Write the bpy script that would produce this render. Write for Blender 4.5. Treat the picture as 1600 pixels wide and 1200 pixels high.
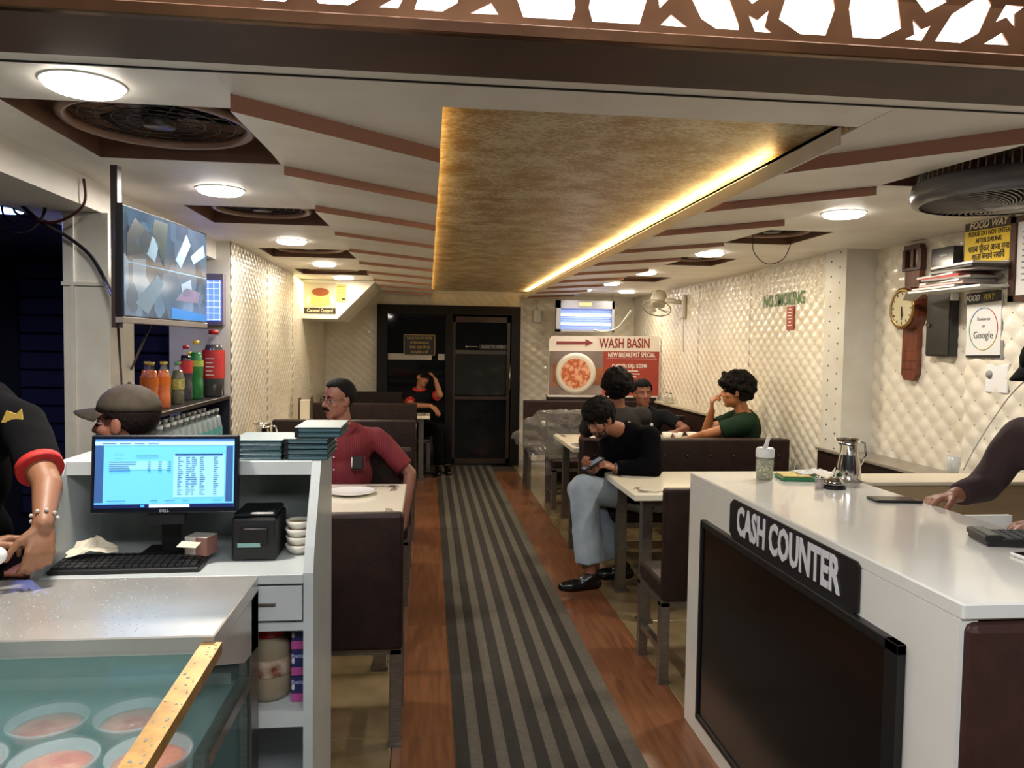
import bpy, bmesh, math, random
from mathutils import Vector, Matrix, noise
V=Vector; PI=math.pi; R=math.radians
random.seed(7)
for o in list(bpy.data.objects): bpy.data.objects.remove(o)
C=bpy.context.scene.collection
S=bpy.context.scene
# ------------------------------------------------------------------ camera
H=1.55
ya=math.atan(132/1200); pb=math.atan(58/1200); rc=.015
f=V((math.sin(ya)*math.cos(pb),math.cos(ya)*math.cos(pb),-math.sin(pb)))
r0=V((math.cos(ya),-math.sin(ya),0)); u0=r0.cross(f)
rr=r0*math.cos(rc)+u0*math.sin(rc); uu=u0*math.cos(rc)-r0*math.sin(rc)
cam=bpy.data.cameras.new('camera'); co=bpy.data.objects.new('camera',cam); C.objects.link(co)
cam.sensor_width=36; cam.lens=27; cam.clip_start=.05
m=Matrix((rr,uu,-f)).transposed().to_4x4(); m.translation=V((0,0,H)); co.matrix_world=m
S.camera=co
# ------------------------------------------------------------------ world, exposure
w=bpy.data.worlds.new('world'); S.world=w; w.use_nodes=True
w.node_tree.nodes['Background'].inputs[0].default_value=(.62,.6,.66,1)
w.node_tree.nodes['Background'].inputs[1].default_value=.035
S.view_settings.view_transform='Standard'; S.view_settings.look='None'
S.view_settings.gamma=1; S.view_settings.use_curve_mapping=False
S.view_settings.exposure=0.62
# ------------------------------------------------------------------ lights (every one a lamp the room has)
def alight(name,loc,size,power,col,rot=(0,0,0),shape='DISK',sy=None):
    l=bpy.data.lights.new(name,'AREA'); l.shape=shape; l.size=size
    if sy: l.size_y=sy
    l.energy=power; l.color=col; o=bpy.data.objects.new(name,l); o.location=loc; o.rotation_euler=rot; C.objects.link(o); return o
LL=[(-.9,2.15),(-.91,3.52),(-.89,5.17),(-.865,6.58),(-.845,7.85)]
LR=[(1.99,3.55),(1.93,5.17),(1.88,6.58),(1.85,7.76),(2.3,8.8),(1.76,8.7)]
COOL=(1,.93,.84); WARM=(1,.85,.62)
for i,(x,y) in enumerate(LL): alight('downlight_lamp',(x,y,2.195),.17,(14,9,8,7,6)[i],COOL if i<3 else WARM)
for i,(x,y) in enumerate(LR): alight('downlight_lamp',(x,y,2.195),.17,(11,9,8,7,5,6)[i],COOL if i in(0,5) else WARM)
alight('blue_lamp',(-1.98,3.84,2.12),.17,5,(.25,.3,1))
alight('lattice_lamp',(.3,1.60,2.42),2.6,12,(1,.96,.92),(R(-55),0,0),'RECTANGLE',.2)
alight('front_hall_lamp',(.2,-.3,2.5),1.8,46,(.93,.96,1),(R(12),0,0),'RECTANGLE',.6)
# ------------------------------------------------------------------ materials
def lin(h):
    h=h.lstrip('#'); c=[int(h[i:i+2],16)/255 for i in(0,2,4)]
    return tuple((x/12.92 if x<=.04045 else ((x+.055)/1.055)**2.4) for x in c)+(1,)
MC={}
def M(name,col,rough=.5,metal=0,n=None,bump=None,emit=0,coat=0,trans=0,alpha=1,spec=None,ecol=None,ior=None):
    if name in MC: return MC[name]
    m=bpy.data.materials.new(name); m.use_nodes=True; nt=m.node_tree; b=nt.nodes['Principled BSDF']
    b.inputs['Base Color'].default_value=lin(col); b.inputs['Roughness'].default_value=rough
    b.inputs['Metallic'].default_value=metal; b.inputs['Coat Weight'].default_value=coat
    b.inputs['Transmission Weight'].default_value=trans; b.inputs['Alpha'].default_value=alpha
    if ior: b.inputs['IOR'].default_value=ior
    if spec is not None: b.inputs['Specular IOR Level'].default_value=spec
    if emit:
        b.inputs['Emission Color'].default_value=lin(ecol or col); b.inputs['Emission Strength'].default_value=emit
    if n or bump:
        tc=nt.nodes.new('ShaderNodeTexCoord')
    if n:   # (scale, colour2, (stretch), contrast)
        mp=nt.nodes.new('ShaderNodeMapping'); nt.links.new(tc.outputs['Object'],mp.inputs[0])
        if len(n)>2: mp.inputs['Scale'].default_value=n[2]
        t=nt.nodes.new('ShaderNodeTexNoise'); t.inputs['Scale'].default_value=n[0]; t.inputs['Detail'].default_value=5
        nt.links.new(mp.outputs[0],t.inputs[0])
        cr=nt.nodes.new('ShaderNodeValToRGB'); k=n[3] if len(n)>3 else .15
        cr.color_ramp.elements[0].position=.5-k; cr.color_ramp.elements[1].position=.5+k
        cr.color_ramp.elements[0].color=lin(col); cr.color_ramp.elements[1].color=lin(n[1])
        nt.links.new(t.outputs[0],cr.inputs[0]); nt.links.new(cr.outputs[0],b.inputs['Base Color'])
        if emit: nt.links.new(cr.outputs[0],b.inputs['Emission Color'])
    if bump:
        t2=nt.nodes.new('ShaderNodeTexNoise'); t2.inputs['Scale'].default_value=bump[0]; t2.inputs['Detail'].default_value=4
        mp2=nt.nodes.new('ShaderNodeMapping'); nt.links.new(tc.outputs['Object'],mp2.inputs[0])
        if len(bump)>2: mp2.inputs['Scale'].default_value=bump[2]
        nt.links.new(mp2.outputs[0],t2.inputs[0])
        bp=nt.nodes.new('ShaderNodeBump'); bp.inputs['Strength'].default_value=bump[1]; bp.inputs['Distance'].default_value=.01
        nt.links.new(t2.outputs[0],bp.inputs['Height']); nt.links.new(bp.outputs[0],b.inputs['Normal'])
    MC[name]=m; return m
wall_w=M('white_padded_vinyl','#e9e2d2',.28,n=(3,'#dcd2bd'),bump=(60,.06),coat=.4)
wall_p=M('plain_white_laminate','#dcdad2',.35,n=(4,'#cfcabd'))
ceil_m=M('ceiling_white','#ece8e1',.5,n=(2.5,'#dcd6cc'))
louv_m=M('louvre_white','#e9e5de',.45,n=(3,'#dcd6cc'))
rise_m=M('riser_brown','#b98672',.5)
dark_m=M('recess_brown','#7a5846',.5,n=(5,'#674938'))
leather=M('dark_brown_leather','#2b1813',.5,n=(14,'#20110d'),bump=(90,.15),spec=.3)
steel=M('brushed_steel','#8f8880',.32,.85,n=(30,'#7c756d',(1,1,8)))
chrome=M('chrome','#c9c6c0',.12,1)
white_g=M('white_gloss_laminate','#e6e5e0',.16,coat=.4,n=(2,'#dedbd3'))
white_d=M('white_desk_laminate','#c9cfcf',.28,n=(4,'#bcc2c0'))
black_g=M('black_gloss','#0b0a0c',.15)
black_m=M('black_matt_plastic','#131315',.45)
white_pl=M('white_plastic','#e4e3df',.35)
gold_m=M('gold_foil','#a58a52',.34,.75)
wood_m=M('orange_wood','#8a5a3a',.34,n=(5,'#633c26',(8,.6,1),.22))
cream_m=M('cream_top','#ede6cf',.22,coat=.3)
redtxt=M('print_red','#8f2f22',.4); whtxt=M('print_white','#f2efe8',.4); blktxt=M('print_black','#16130f',.4)
goldtxt=M('print_gold','#b89a4a',.4)
glass_m=M('clear_glass','#e8f3f0',.03,trans=1,ior=1.3)
blkglass=M('smoked_glass','#10100f',.05,alpha=.55)
dark_w=M('dark_door_wood','#16100d',.5,n=(6,'#0f0a08',(6,6,1)),spec=.25)
# ------------------------------------------------------------------ mesh builder
ICO={}
class B:
    def __init__(s): s.bm=bmesh.new(); s.mi=0
    def _tag(s,fs):
        for f_ in fs: f_.material_index=s.mi
    def box(s,x0,x1,y0,y1,z0,z1,bv=0,M_=None,seg=1):
        g=bmesh.ops.create_cube(s.bm,size=1); vs=g['verts']
        for v in vs: v.co=V(((x0+x1)/2+v.co.x*(x1-x0),(y0+y1)/2+v.co.y*(y1-y0),(z0+z1)/2+v.co.z*(z1-z0)))
        fs=set(f_ for v in vs for f_ in v.link_faces); s._tag(fs)
        if M_:
            for v in vs: v.co=M_@v.co
        if bv:
            es=list(set(e for v in vs for e in v.link_edges))
            r_=bmesh.ops.bevel(s.bm,geom=es,offset=bv,segments=seg,affect='EDGES',profile=.5); s._tag(r_['faces'])
        return s
    def cone(s,p0,p1,r0,r1=None,n=12,cap=True,round0=False,round1=False):
        p0=V(p0);p1=V(p1); r1=r0 if r1 is None else r1
        d=(p1-p0); L=d.length or 1e-6; d=d/L
        a=d.orthogonal().normalized(); b=d.cross(a)
        prof=[]
        if round0: prof+=[(-r0*math.cos(t),r0*math.sin(t)) for t in (R(12),R(38),R(64))]
        prof+=[(0,r0),(L,r1)]
        if round1: prof+=[(L+r1*math.cos(t),r1*math.sin(t)) for t in (R(64),R(38),R(12))]
        rings=[[s.bm.verts.new(p0+d*h+(a*math.cos(2*PI*i/n)+b*math.sin(2*PI*i/n))*r_) for i in range(n)] for h,r_ in prof]
        fs=[]
        for A,Bb in zip(rings,rings[1:]):
            for i in range(n): fs.append(s.bm.faces.new((A[i],A[(i+1)%n],Bb[(i+1)%n],Bb[i])))
        if cap: fs+= [s.bm.faces.new(rings[0][::-1]),s.bm.faces.new(rings[-1])]
        s._tag(fs)
        for f_ in fs: f_.smooth=True
        if cap: fs[-1].smooth=fs[-2].smooth=False
        return s
    def tube(s,pts,r_,n=6,closed=False):
        pts=[V(p) for p in pts]; N=len(pts); rings=[]
        pa=None
        for i,p in enumerate(pts):
            q=pts[(i+1)%N] if (closed or i<N-1) else p; o=pts[i-1] if (closed or i>0) else p
            d=(q-o).normalized()
            if pa is None: a=d.orthogonal().normalized()
            else: a=(pa-d*pa.dot(d)); a=a.normalized() if a.length>1e-5 else d.orthogonal().normalized()
            pa=a; b=d.cross(a); rad=r_[i] if isinstance(r_,(list,tuple)) else r_
            rings.append([s.bm.verts.new(p+(a*math.cos(2*PI*k/n)+b*math.sin(2*PI*k/n))*rad) for k in range(n)])
        fs=[]
        prs=list(zip(rings,rings[1:]))+([(rings[-1],rings[0])] if closed else [])
        for A,Bb in prs:
            for k in range(n): fs.append(s.bm.faces.new((A[k],A[(k+1)%n],Bb[(k+1)%n],Bb[k])))
        if not closed: fs+=[s.bm.faces.new(rings[0][::-1]),s.bm.faces.new(rings[-1])]
        for f_ in fs: f_.smooth=True
        s._tag(fs); return s
    def lathe(s,prof,c=(0,0,0),n=20,M_=None):   # prof [(r,z)]
        c=V(c); rings=[]
        for r_,z in prof:
            if r_<1e-5:
                v=s.bm.verts.new(c+V((0,0,z))); rings.append([v])
            else: rings.append([s.bm.verts.new(c+V((r_*math.cos(2*PI*i/n),r_*math.sin(2*PI*i/n),z))) for i in range(n)])
        fs=[]
        for A,Bb in zip(rings,rings[1:]):
            for i in range(n):
                j=(i+1)%n
                if len(A)==1 and len(Bb)==1: continue
                if len(A)==1: fs.append(s.bm.faces.new((A[0],Bb[j],Bb[i])))
                elif len(Bb)==1: fs.append(s.bm.faces.new((A[i],A[j],Bb[0])))
                else: fs.append(s.bm.faces.new((A[i],A[j],Bb[j],Bb[i])))
        for f_ in fs: f_.smooth=True
        if M_:
            for rg in rings:
                for v in rg: v.co=M_@v.co
        s._tag(fs); return s
    def ell(s,c,rad,M_=None,sub=2):
        if not isinstance(rad,(tuple,list)): rad=(rad,)*3
        if sub not in ICO:
            t=bmesh.new(); bmesh.ops.create_icosphere(t,subdivisions=sub,radius=1); t.verts.index_update()
            ICO[sub]=([v.co.copy() for v in t.verts],[[v.index for v in f_.verts] for f_ in t.faces]); t.free()
        vs,fs=ICO[sub]; c=V(c); nv=[]
        for q in vs:
            p=c+V((q.x*rad[0],q.y*rad[1],q.z*rad[2])); nv.append(s.bm.verts.new(M_@p if M_ else p))
        for f_ in fs:
            g=s.bm.faces.new([nv[k] for k in f_]); g.smooth=True; g.material_index=s.mi
        return s
    def prism(s,poly,axis,a,b):   # poly 2D, extruded along axis from a to b
        def P(u,v,w_):
            return V({'x':(w_,u,v),'y':(u,w_,v),'z':(u,v,w_)}[axis])
        A=[s.bm.verts.new(P(u,v,a)) for u,v in poly]; Bb=[s.bm.verts.new(P(u,v,b)) for u,v in poly]
        n=len(poly); fs=[s.bm.faces.new(A[::-1]),s.bm.faces.new(Bb)]
        for i in range(n): fs.append(s.bm.faces.new((A[i],A[(i+1)%n],Bb[(i+1)%n],Bb[i])))
        s._tag(fs); return s
    def quad(s,*p):
        fs=[s.bm.faces.new([s.bm.verts.new(V(q)) for q in p])]; s._tag(fs); return s
    def obj(s,name,mats,parent=None,fix=True):
        if fix: bmesh.ops.recalc_face_normals(s.bm,faces=s.bm.faces)
        me=bpy.data.meshes.new(name); s.bm.to_mesh(me); s.bm.free()
        return link(name,me,mats,parent)
def link(name,me,mats,parent=None):
    if not isinstance(mats,(list,tuple)): mats=[mats]
    mi_=[p.material_index for p in me.polygons]; me.materials.clear()
    for m_ in mats: me.materials.append(m_)
    me.polygons.foreach_set('material_index',mi_ if len(mats)>1 else [0]*len(mi_))
    o=bpy.data.objects.new(name,me); C.objects.link(o)
    if parent is not None:
        o.parent=parent; o.matrix_parent_inverse=mw(parent).inverted()
    else:
        xs=[v.co for v in me.vertices]
        if xs:
            c=V(((min(v.x for v in xs)+max(v.x for v in xs))/2,(min(v.y for v in xs)+max(v.y for v in xs))/2,min(v.z for v in xs)))
            me.transform(Matrix.Translation(-c)); o.location=c
    return o
def mw(o):
    m_=o.matrix_basis
    if o.parent: m_=mw(o.parent)@o.matrix_parent_inverse@m_
    return m_
def tag(o,label=None,cat=None,group=None,kind=None):
    if label: o['label']=label
    if cat: o['category']=cat
    if group: o['group']=group
    if kind: o['kind']=kind
    return o
def thing(name,label,cat,loc=(0,0,0),group=None,rz=0):
    o=bpy.data.objects.new(name,None); C.objects.link(o); o.location=loc; o.rotation_euler=(0,0,rz); o.empty_display_size=.05
    return tag(o,label,cat,group)
def struct(o): o['kind']='structure'; return o
def dup(root,loc,rz=None,label=None,group=None):
    r_=root.copy(); C.objects.link(r_); r_.location=loc
    if rz is not None: r_.rotation_euler=(0,0,rz)
    if label: r_['label']=label
    if group: r_['group']=group
    for ch in [o for o in C.objects if o.parent==root]:
        c=ch.copy(); C.objects.link(c); c.parent=r_; c.matrix_parent_inverse=ch.matrix_parent_inverse.copy()
        for g in [o for o in C.objects if o.parent==ch]:
            d=g.copy(); C.objects.link(d); d.parent=c; d.matrix_parent_inverse=g.matrix_parent_inverse.copy()
    return r_
TS=bpy.data.scenes.new('tmp')
def evald(o):
    TS.collection.objects.link(o); TS.view_layers[0].update(); dg=TS.view_layers[0].depsgraph
    me=bpy.data.meshes.new_from_object(o.evaluated_get(dg)); bpy.data.objects.remove(o); return me
def text(s,size,org,ux,uz,mat,parent,name='lettering',sx=1,bold=0,align='CENTER',ext=.0006,shear=0,line=1):
    cu=bpy.data.curves.new('t','FONT'); cu.body=s; cu.size=size; cu.offset=bold*size; cu.align_x=align; cu.align_y='CENTER'
    cu.shear=shear; cu.space_line=line
    cu.extrude=ext; cu.resolution_u=2
    me=evald(bpy.data.objects.new('t',cu))
    ux=V(ux).normalized(); uz=V(uz).normalized(); n_=ux.cross(uz)
    T=Matrix((ux*sx,uz,n_)).transposed().to_4x4(); T.translation=V(org)
    me.transform(T)
    return link(name,me,mat,parent)
# ================================================================== ROOM
XL=-1.4; XQ=-1.3; XR=2.72; XN=2.92; YB=10.0; ZC=2.22
# floor: wood planks in the aisle, cream tiles either side
fl=struct(B().box(-4.2,3.2,-1.5,11.6,-.06,-.012).obj('floor',M('floor_bed','#3c3128',.7)))
pm=B(); pm.box(-.1535,.1535,-.599,.599,-.012,0,bv=.0015); pk=pm.obj('plank',wood_m,fl)
k=0
for ix in range(4):
    for iy in range(8):
        o=pk if k==0 else pk.copy()
        if k: C.objects.link(o); 
        o.location=(-.125+.155+.31*ix, -.6+ (ix%2)*.45 +1.2*iy+.6,0); k+=1
tile_m=M('beige_floor_tile','#8f7d5c',.12,n=(6,'#7d6b4c'),coat=.2)
tm=B(); tm.box(-.2985,.2985,-.2985,.2985,-.012,0,bv=.002); tk=tm.obj('tile',tile_m,fl); k=0
for bx in [-.125-.3,-.125-.9,-.125-1.5,1.115+.3,1.115+.9,1.115+1.5]:
    for iy in range(18):
        o=tk if k==0 else tk.copy()
        if k: C.objects.link(o)
        o.location=(bx,-.6+.6*iy+.3,0); k+=1
# quilted padded panels
def quilt(name,parent,o,u,n_,U,Z0,Z1,W=.135,HH=.1,dep=.009,mat=wall_w,res=None,stud=True,soft=.55):
    """heightfield of tufted diamonds; o origin, u horizontal dir, n_ outward normal"""
    o=V(o);u=V(u);n_=V(n_); du=res or W/8; dz=HH/8
    nu=max(2,int(U/du)); nz=max(2,int((Z1-Z0)/dz)); vs=[];fs=[]
    for j in range(nz+1):
        z=Z0+(Z1-Z0)*j/nz
        for i in range(nu+1):
            t=U*i/nu; a=t/W+z/HH; b=t/W-z/HH
            h=dep*(abs(math.sin(PI*a))*abs(math.sin(PI*b)))**soft
            p=o+u*t+n_*h; vs.append((p.x,p.y,z))
    for j in range(nz):
        for i in range(nu):
            a=j*(nu+1)+i; fs.append((a,a+1,a+nu+2,a+nu+1))
    me=bpy.data.meshes.new(name); me.from_pydata(vs,[],fs)
    for p in me.polygons: p.use_smooth=True
    ob=link(name,me,mat,parent)
    if stud:
        sb=B(); i0=0
        for kz in range(int(Z0*2/HH)+1,int(Z1*2/HH)+1):
            z=kz*HH/2
            for ku in range(0,int(2*U/W)+1):
                if (kz+ku)%2: continue
                t=ku*W/2
                if t>U-.01 or t<.01: continue
                p=o+u*t; p.z=z; r_=.0045
                e=u*r_; g=V((0,0,r_)); q=p+n_*.0035
                sb.quad(q-e,q-g,q+e,q+g)
        if len(sb.bm.faces):
            so=sb.obj('stud',M('stud_grey','#6a5f52',.4),ob,fix=False); so['kind']='stuff'
    return ob
# right wall (far part, pillar, near part)
wr=struct(B().box(XR+.012,XR+.2,5.0,YB+.2,0,ZC+.1).obj('wall_right',wall_p))
y=5.03
for kk in range(4):
    L_=(YB-5.03)/4; quilt('padded_panel',wr,(XR,y+.002,0),(0,1,0),(-1,0,0),L_-.004,.05,ZC,dep=.012); y+=L_
pil=struct(B().box(XR-.02,XN+.1,4.76,5.02,0,ZC+.1).obj('trim_1',wall_p))
ps=B()
for j in range(20):
    ps.box(XR-.024,XR-.02,4.83,4.84,.3+j*.1,.31+j*.1).box(XR-.024,XR-.02,4.94,4.95,.35+j*.1,.36+j*.1)
so=ps.obj('stud',M('stud_grey','#6a5f52'),pil); so['kind']='stuff'
wn=struct(B().box(XN+.012,XN+.2,3.70,4.9,0,ZC+.1).box(2.79,XN+.2,.4,3.70,0,ZC+.1).obj('wall_right_near',wall_p))
quilt('padded_panel',wn,(XN,3.70,0),(0,1,0),(-1,0,0),1.2,.4,ZC,W=.15,HH=.125,dep=.014)
quilt('padded_panel',wn,(2.778,2.5,0),(0,1,0),(-1,0,0),1.20,.4,ZC,W=.15,HH=.125,dep=.014)
quilt('padded_panel',wn,(2.778,.9,0),(0,1,0),(-1,0,0),1.59,.4,ZC,W=.15,HH=.125,dep=.014,res=.04)
# back wall
wb=B(); wb.box(XL-.2,-.65,YB,YB+.2,0,ZC+.1).box(1.19,XR+.2,YB,YB+.2,0,ZC+.1).box(-.65,1.19,YB,YB+.2,2.068,ZC+.1)
wb=struct(wb.obj('wall_back',wall_p))
quilt('padded_panel',wb,(XQ,YB-.004,0),(1,0,0),(0,-1,0),.645,.05,ZC,W=.12,HH=.1,dep=.004,soft=.3)
quilt('padded_panel',wb,(-.65,YB-.004,0),(1,0,0),(0,-1,0),1.84,2.072,ZC,W=.12,HH=.1,dep=.005,soft=.3)
quilt('padded_panel',wb,(1.2,YB-.004,0),(1,0,0),(0,-1,0),.75,.05,ZC,W=.17,HH=.12,dep=.012)
quilt('padded_panel',wb,(1.955,YB-.004,0),(1,0,0),(0,-1,0),.76,.05,ZC,W=.17,HH=.12,dep=.012)
B().box(1.19,1.215,YB-.03,YB,0,2.07).obj('trim_2',wall_p)['kind']='structure'
# left side: quilted wall, opening, pillar, beam
wl=struct(B().box(XL-.3,XQ-.012,5.3,YB+.1,0,ZC+.1).obj('wall_left',wall_p))
for kk in range(4): quilt('padded_panel',wl,(XQ-.01,5.305+kk*1.17,0),(0,1,0),(1,0,0),1.169,.3,ZC,W=.10,HH=.075,dep=.008)
pl=B(); pl.box(-1.56,XL+.03,3.5,3.78,0,2.1,bv=.003)
pl.box(-1.525,-1.51,3.488,3.5,0,2.08).box(-1.56,-1.37,3.485,3.5,1.785,1.8)
pl=struct(pl.obj('trim_3',wall_p))
bm_=struct(B().box(-1.75,XL,-.5,5.3,2.1,ZC+.06).obj('trim_4',ceil_m))
sr=B(); sr.box(-4.3,-1.75,5.9,6.0,0,2.3).box(-4.3,-4.2,-.5,6,0,2.3)
struct(sr.obj('wall_service',M('navy_wall','#0f1024',.6)))
struct(B().box(-4.3,-1.75,-.5,6,2.15,2.2).obj('ceiling_service',M('service_ceiling','#2b2f55',.5)))
struct(B().box(-2.9,-2.75,4.6,4.75,0,2.15).obj('trim_5',M('dark_post','#2a1c1a',.5)))
# blue service room cladding boards
sb_=thing('dark_shutter','dark navy slatted shutter seen through the opening behind the shelf','shutter',(-2.2,5.86,0))
for j in range(14): B().box(-2.9,-1.45-.3,5.84,5.88,.3+j*.13,.42+j*.13,bv=.006).obj('slat',M('navy_slat','#23264a',.4),sb_)
# ceiling
cm=B(); z0,z1=ZC,ZC+.16
def strip(x0,x1,recs,fx0,fx1):
    ys=[1.99]
    for a,b in recs: cm.box(x0,x1,ys[-1],a,z0,z1); cm.box(x0,fx0,a,b,z0,z1); cm.box(fx1,x1,a,b,z0,z1); ys.append(b)
    cm.box(x0,x1,ys[-1],YB+.1,z0,z1)
RECL=[(2.31,3.0),(3.95,4.5),(5.6,6.15),(7.07,7.6)]; RECR=[(2.28,2.94),(4.12,4.68),(5.45,6.0),(7.0,7.55)]
strip(XL-.02,-.3,RECL,-1.2,-.555); strip(1.5,XN+.1,RECR,1.78,2.26)
cm.box(-.3,1.5,1.99,2.2,z0,z1); cm.box(-.3,.0,2.2,YB+.1,z0+.02,z1); cm.box(1.27,1.5,2.2,YB+.1,z0+.02,z1)
cm.box(-1.4,3.1,1.985,YB+.1,z1,z1+.05)
cm.box(-1.75,3.1,1.93,1.985,ZC-.004,ZC+.2)
ce=struct(cm.obj('ceiling',ceil_m))
B().box(-1.4,3.1,1.985,1.991,ZC-.008,ZC+.01).obj('joint_strip',M('joint_black','#1d1815',.5),ce)
# louvres
for side in(0,1):
    for kk in range(10):
        if side==0: xo,xi=-.535,.035; yo=2.17+.78*kk; yi=yo+.49
        else: xo,xi=1.76,1.225; yi=2.62+.79*kk; yo=yi-.51
        yo2,yi2=yo+.78,yi+.78
        zl=2.172; zh=zl+(.034,.03,.022)[min(kk,2)]
        b=B()
        P=[(xo,yo,zl),(xi,yi,zl),(xi,yi2,zh),(xo,yo2,zh)]; T=[(p[0],p[1],2.225) for p in P]
        b.quad(*P); b.quad(*T)
        for i in range(4):
            j=(i+1)%4
            if i!=0: b.quad(P[i],P[j],T[j],T[i])
        lp=b.obj('louvre_panel',louv_m,ce)
        b=B(); b.quad((xo,yo,zl),(xi,yi,zl),(xi,yi,2.222),(xo,yo,2.222)); b.quad((xo,yo,zl),(xi,yi,zl),(xi,yi+.012,zl+.0006),(xo,yo+.012,zl+.0006)); b.obj('riser',rise_m,lp,fix=False)
for (x0,x1,ya_,yb_) in((-.535,.035,2.0,2.2),(1.225,1.76,2.0,2.2)):
    pass
fr=B(); fr.prism([(-.535,2.0),(.035,2.0),(.035,2.66),(-.535,2.17)],'z',2.2185,2.226); fr.prism([(1.27,2.0),(1.76,2.0),(1.76,2.11),(1.27,2.58)],'z',2.2185,2.226)
fr.obj('louvre_panel',louv_m,ce)
# gold coffer
def gold_mat():
    m=bpy.data.materials.new('gold_mosaic'); m.use_nodes=True; nt=m.node_tree; b=nt.nodes['Principled BSDF']
    tc=nt.nodes.new('ShaderNodeTexCoord')
    br=nt.nodes.new('ShaderNodeTexBrick'); br.inputs['Scale'].default_value=36; br.inputs['Mortar Size'].default_value=.03
    br.inputs['Color1'].default_value=(.0,.0,.0,1); br.inputs['Color2'].default_value=(1,1,1,1); br.inputs['Mortar'].default_value=(.3,.3,.3,1)
    br.inputs['Brick Width'].default_value=.5; br.inputs['Row Height'].default_value=.28
    nt.links.new(tc.outputs['Object'],br.inputs['Vector'])
    no=nt.nodes.new('ShaderNodeTexNoise'); no.inputs['Scale'].default_value=5; no.inputs['Detail'].default_value=6; no.inputs['Roughness'].default_value=.7
    nt.links.new(tc.outputs['Object'],no.inputs[0])
    ad=nt.nodes.new('ShaderNodeMath'); ad.operation='MULTIPLY_ADD'; ad.inputs[1].default_value=.28
    nt.links.new(br.outputs[0],ad.inputs[0]); nt.links.new(no.outputs[0],ad.inputs[2])
    cr=nt.nodes.new('ShaderNodeValToRGB'); cr.color_ramp.elements[0].position=.5; cr.color_ramp.elements[1].position=.74
    cr.color_ramp.elements[0].color=lin('#d8ceb2'); cr.color_ramp.elements[1].color=lin('#a58553')
    nt.links.new(ad.outputs[0],cr.inputs[0]); nt.links.new(cr.outputs[0],b.inputs['Base Color'])
    b.inputs['Metallic'].default_value=.25; b.inputs['Roughness'].default_value=.4
    return m
g=struct(B().box(-.02,1.29,2.2,YB,2.262,2.28).box(1.27,1.29,2.2,YB,2.225,2.262).box(-.02,.0,2.2,YB,2.225,2.262).obj('ceiling_coffer',gold_mat()))
led=M('led_warm','#ffd27a',.5,emit=16,ecol='#ffdf9c'); led2=M('led_warm_dim','#ffd27a',.5,emit=6,ecol='#ffd27c')
t=thing('led_strip','warm glowing strip light along the right edge of the gold ceiling panel','light',(1.25,6,2.23))
B().box(1.236,1.262,2.75,9.8,2.226,2.232).obj('strip',led,t)
t=thing('led_strip','dim warm strip light hidden along the left edge of the gold ceiling panel','light',(.01,6,2.23))
B().box(.004,.02,2.3,9.8,2.232,2.238).obj('strip',led2,t)
B().box(1.222,1.228,2.22,YB,2.170,2.224).obj('trim_6',louv_m)['kind']='structure'
# front beam with cut-out lattice
cop=M('copper_sheet','#7d5a40',.22,.8,n=(3,'#5f4230'),bump=(4,.25))
copd=M('dark_copper_soffit','#54392c',.6,n=(3,'#432c22'))
beam=thing('lattice_beam','copper clad beam over the entrance with backlit cut-out lattice of hexagons and stars','beam',(.3,1.7,2.2))
B().box(-2.2,3.2,1.665,1.93,2.214,2.23).obj('soffit',copd,beam)
B().box(-2.2,3.2,1.645,1.667,2.204,2.232,bv=.003).obj('lip',cop,beam)
holes=[[(-.357,2.253),(-.299,2.252),(-.27,2.29),(-.294,2.34),(-.36,2.34),(-.385,2.29)],
[(-.237,2.262),(-.231,2.253),(-.171,2.253),(-.12,2.285),(-.13,2.34),(-.22,2.34)],
[(-.109,2.253),(-.069,2.253),(-.050,2.29)],
[(-.035,2.253),(.023,2.252),(.054,2.271),(.07,2.33),(.0,2.36),(-.02,2.3)],
[(.082,2.252),(.142,2.253),(.126,2.276)],
[(.195,2.251),(.299,2.251),(.307,2.277),(.295,2.36),(.19,2.36),(.18,2.29)],
[(.336,2.279),(.345,2.251),(.448,2.251),(.463,2.304),(.45,2.36),(.35,2.36)],
[(.495,2.252),(.555,2.251),(.518,2.276)],
[(.492,2.288),(.515,2.312),(.5,2.335),(.486,2.32)],
[(.564,2.311),(.586,2.271),(.62,2.252),(.672,2.252),(.67,2.266),(.649,2.316),(.62,2.36),(.56,2.36)],
[(.776,2.324),(.763,2.281),(.812,2.252),(.872,2.252),(.892,2.311),(.88,2.37),(.79,2.37)],
[(.928,2.333),(.925,2.313),(.936,2.252),(.998,2.252),(1.05,2.278),(1.04,2.34),(1.02,2.37),(.94,2.37)],
[(.693,2.285),(.708,2.251),(.747,2.251),(.731,2.262),(.739,2.298),(.714,2.276)],
[(1.077,2.299),(1.082,2.266),(1.06,2.255),(1.1,2.253),(1.121,2.288),(1.099,2.279)],
[(1.083,2.343),(1.108,2.316),(1.158,2.344),(1.13,2.38)],
[(1.225,2.352),(1.171,2.316),(1.133,2.255),(1.194,2.254),(1.238,2.279),(1.266,2.343),(1.246,2.375)],
[(1.302,2.345),(1.348,2.345),(1.324,2.327),(1.325,2.297),(1.304,2.318),(1.279,2.306)],
[(1.252,2.255),(1.314,2.256),(1.296,2.283)],
[(1.4,2.253),(1.48,2.253),(1.5,2.3),(1.47,2.36),(1.4,2.36),(1.38,2.3)],
[(.70,2.31),(.72,2.325),(.705,2.34),(.682,2.33)]]
cu=bpy.data.curves.new('c','CURVE'); cu.dimensions='2D'; cu.fill_mode='BOTH'; cu.extrude=.002
def spl(pts):
    sp=cu.splines.new('POLY'); sp.points.add(len(pts)-1); sp.use_cyclic_u=True
    for q,p in zip(sp.points,pts): q.co=(p[0],p[1],0,1)
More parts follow.
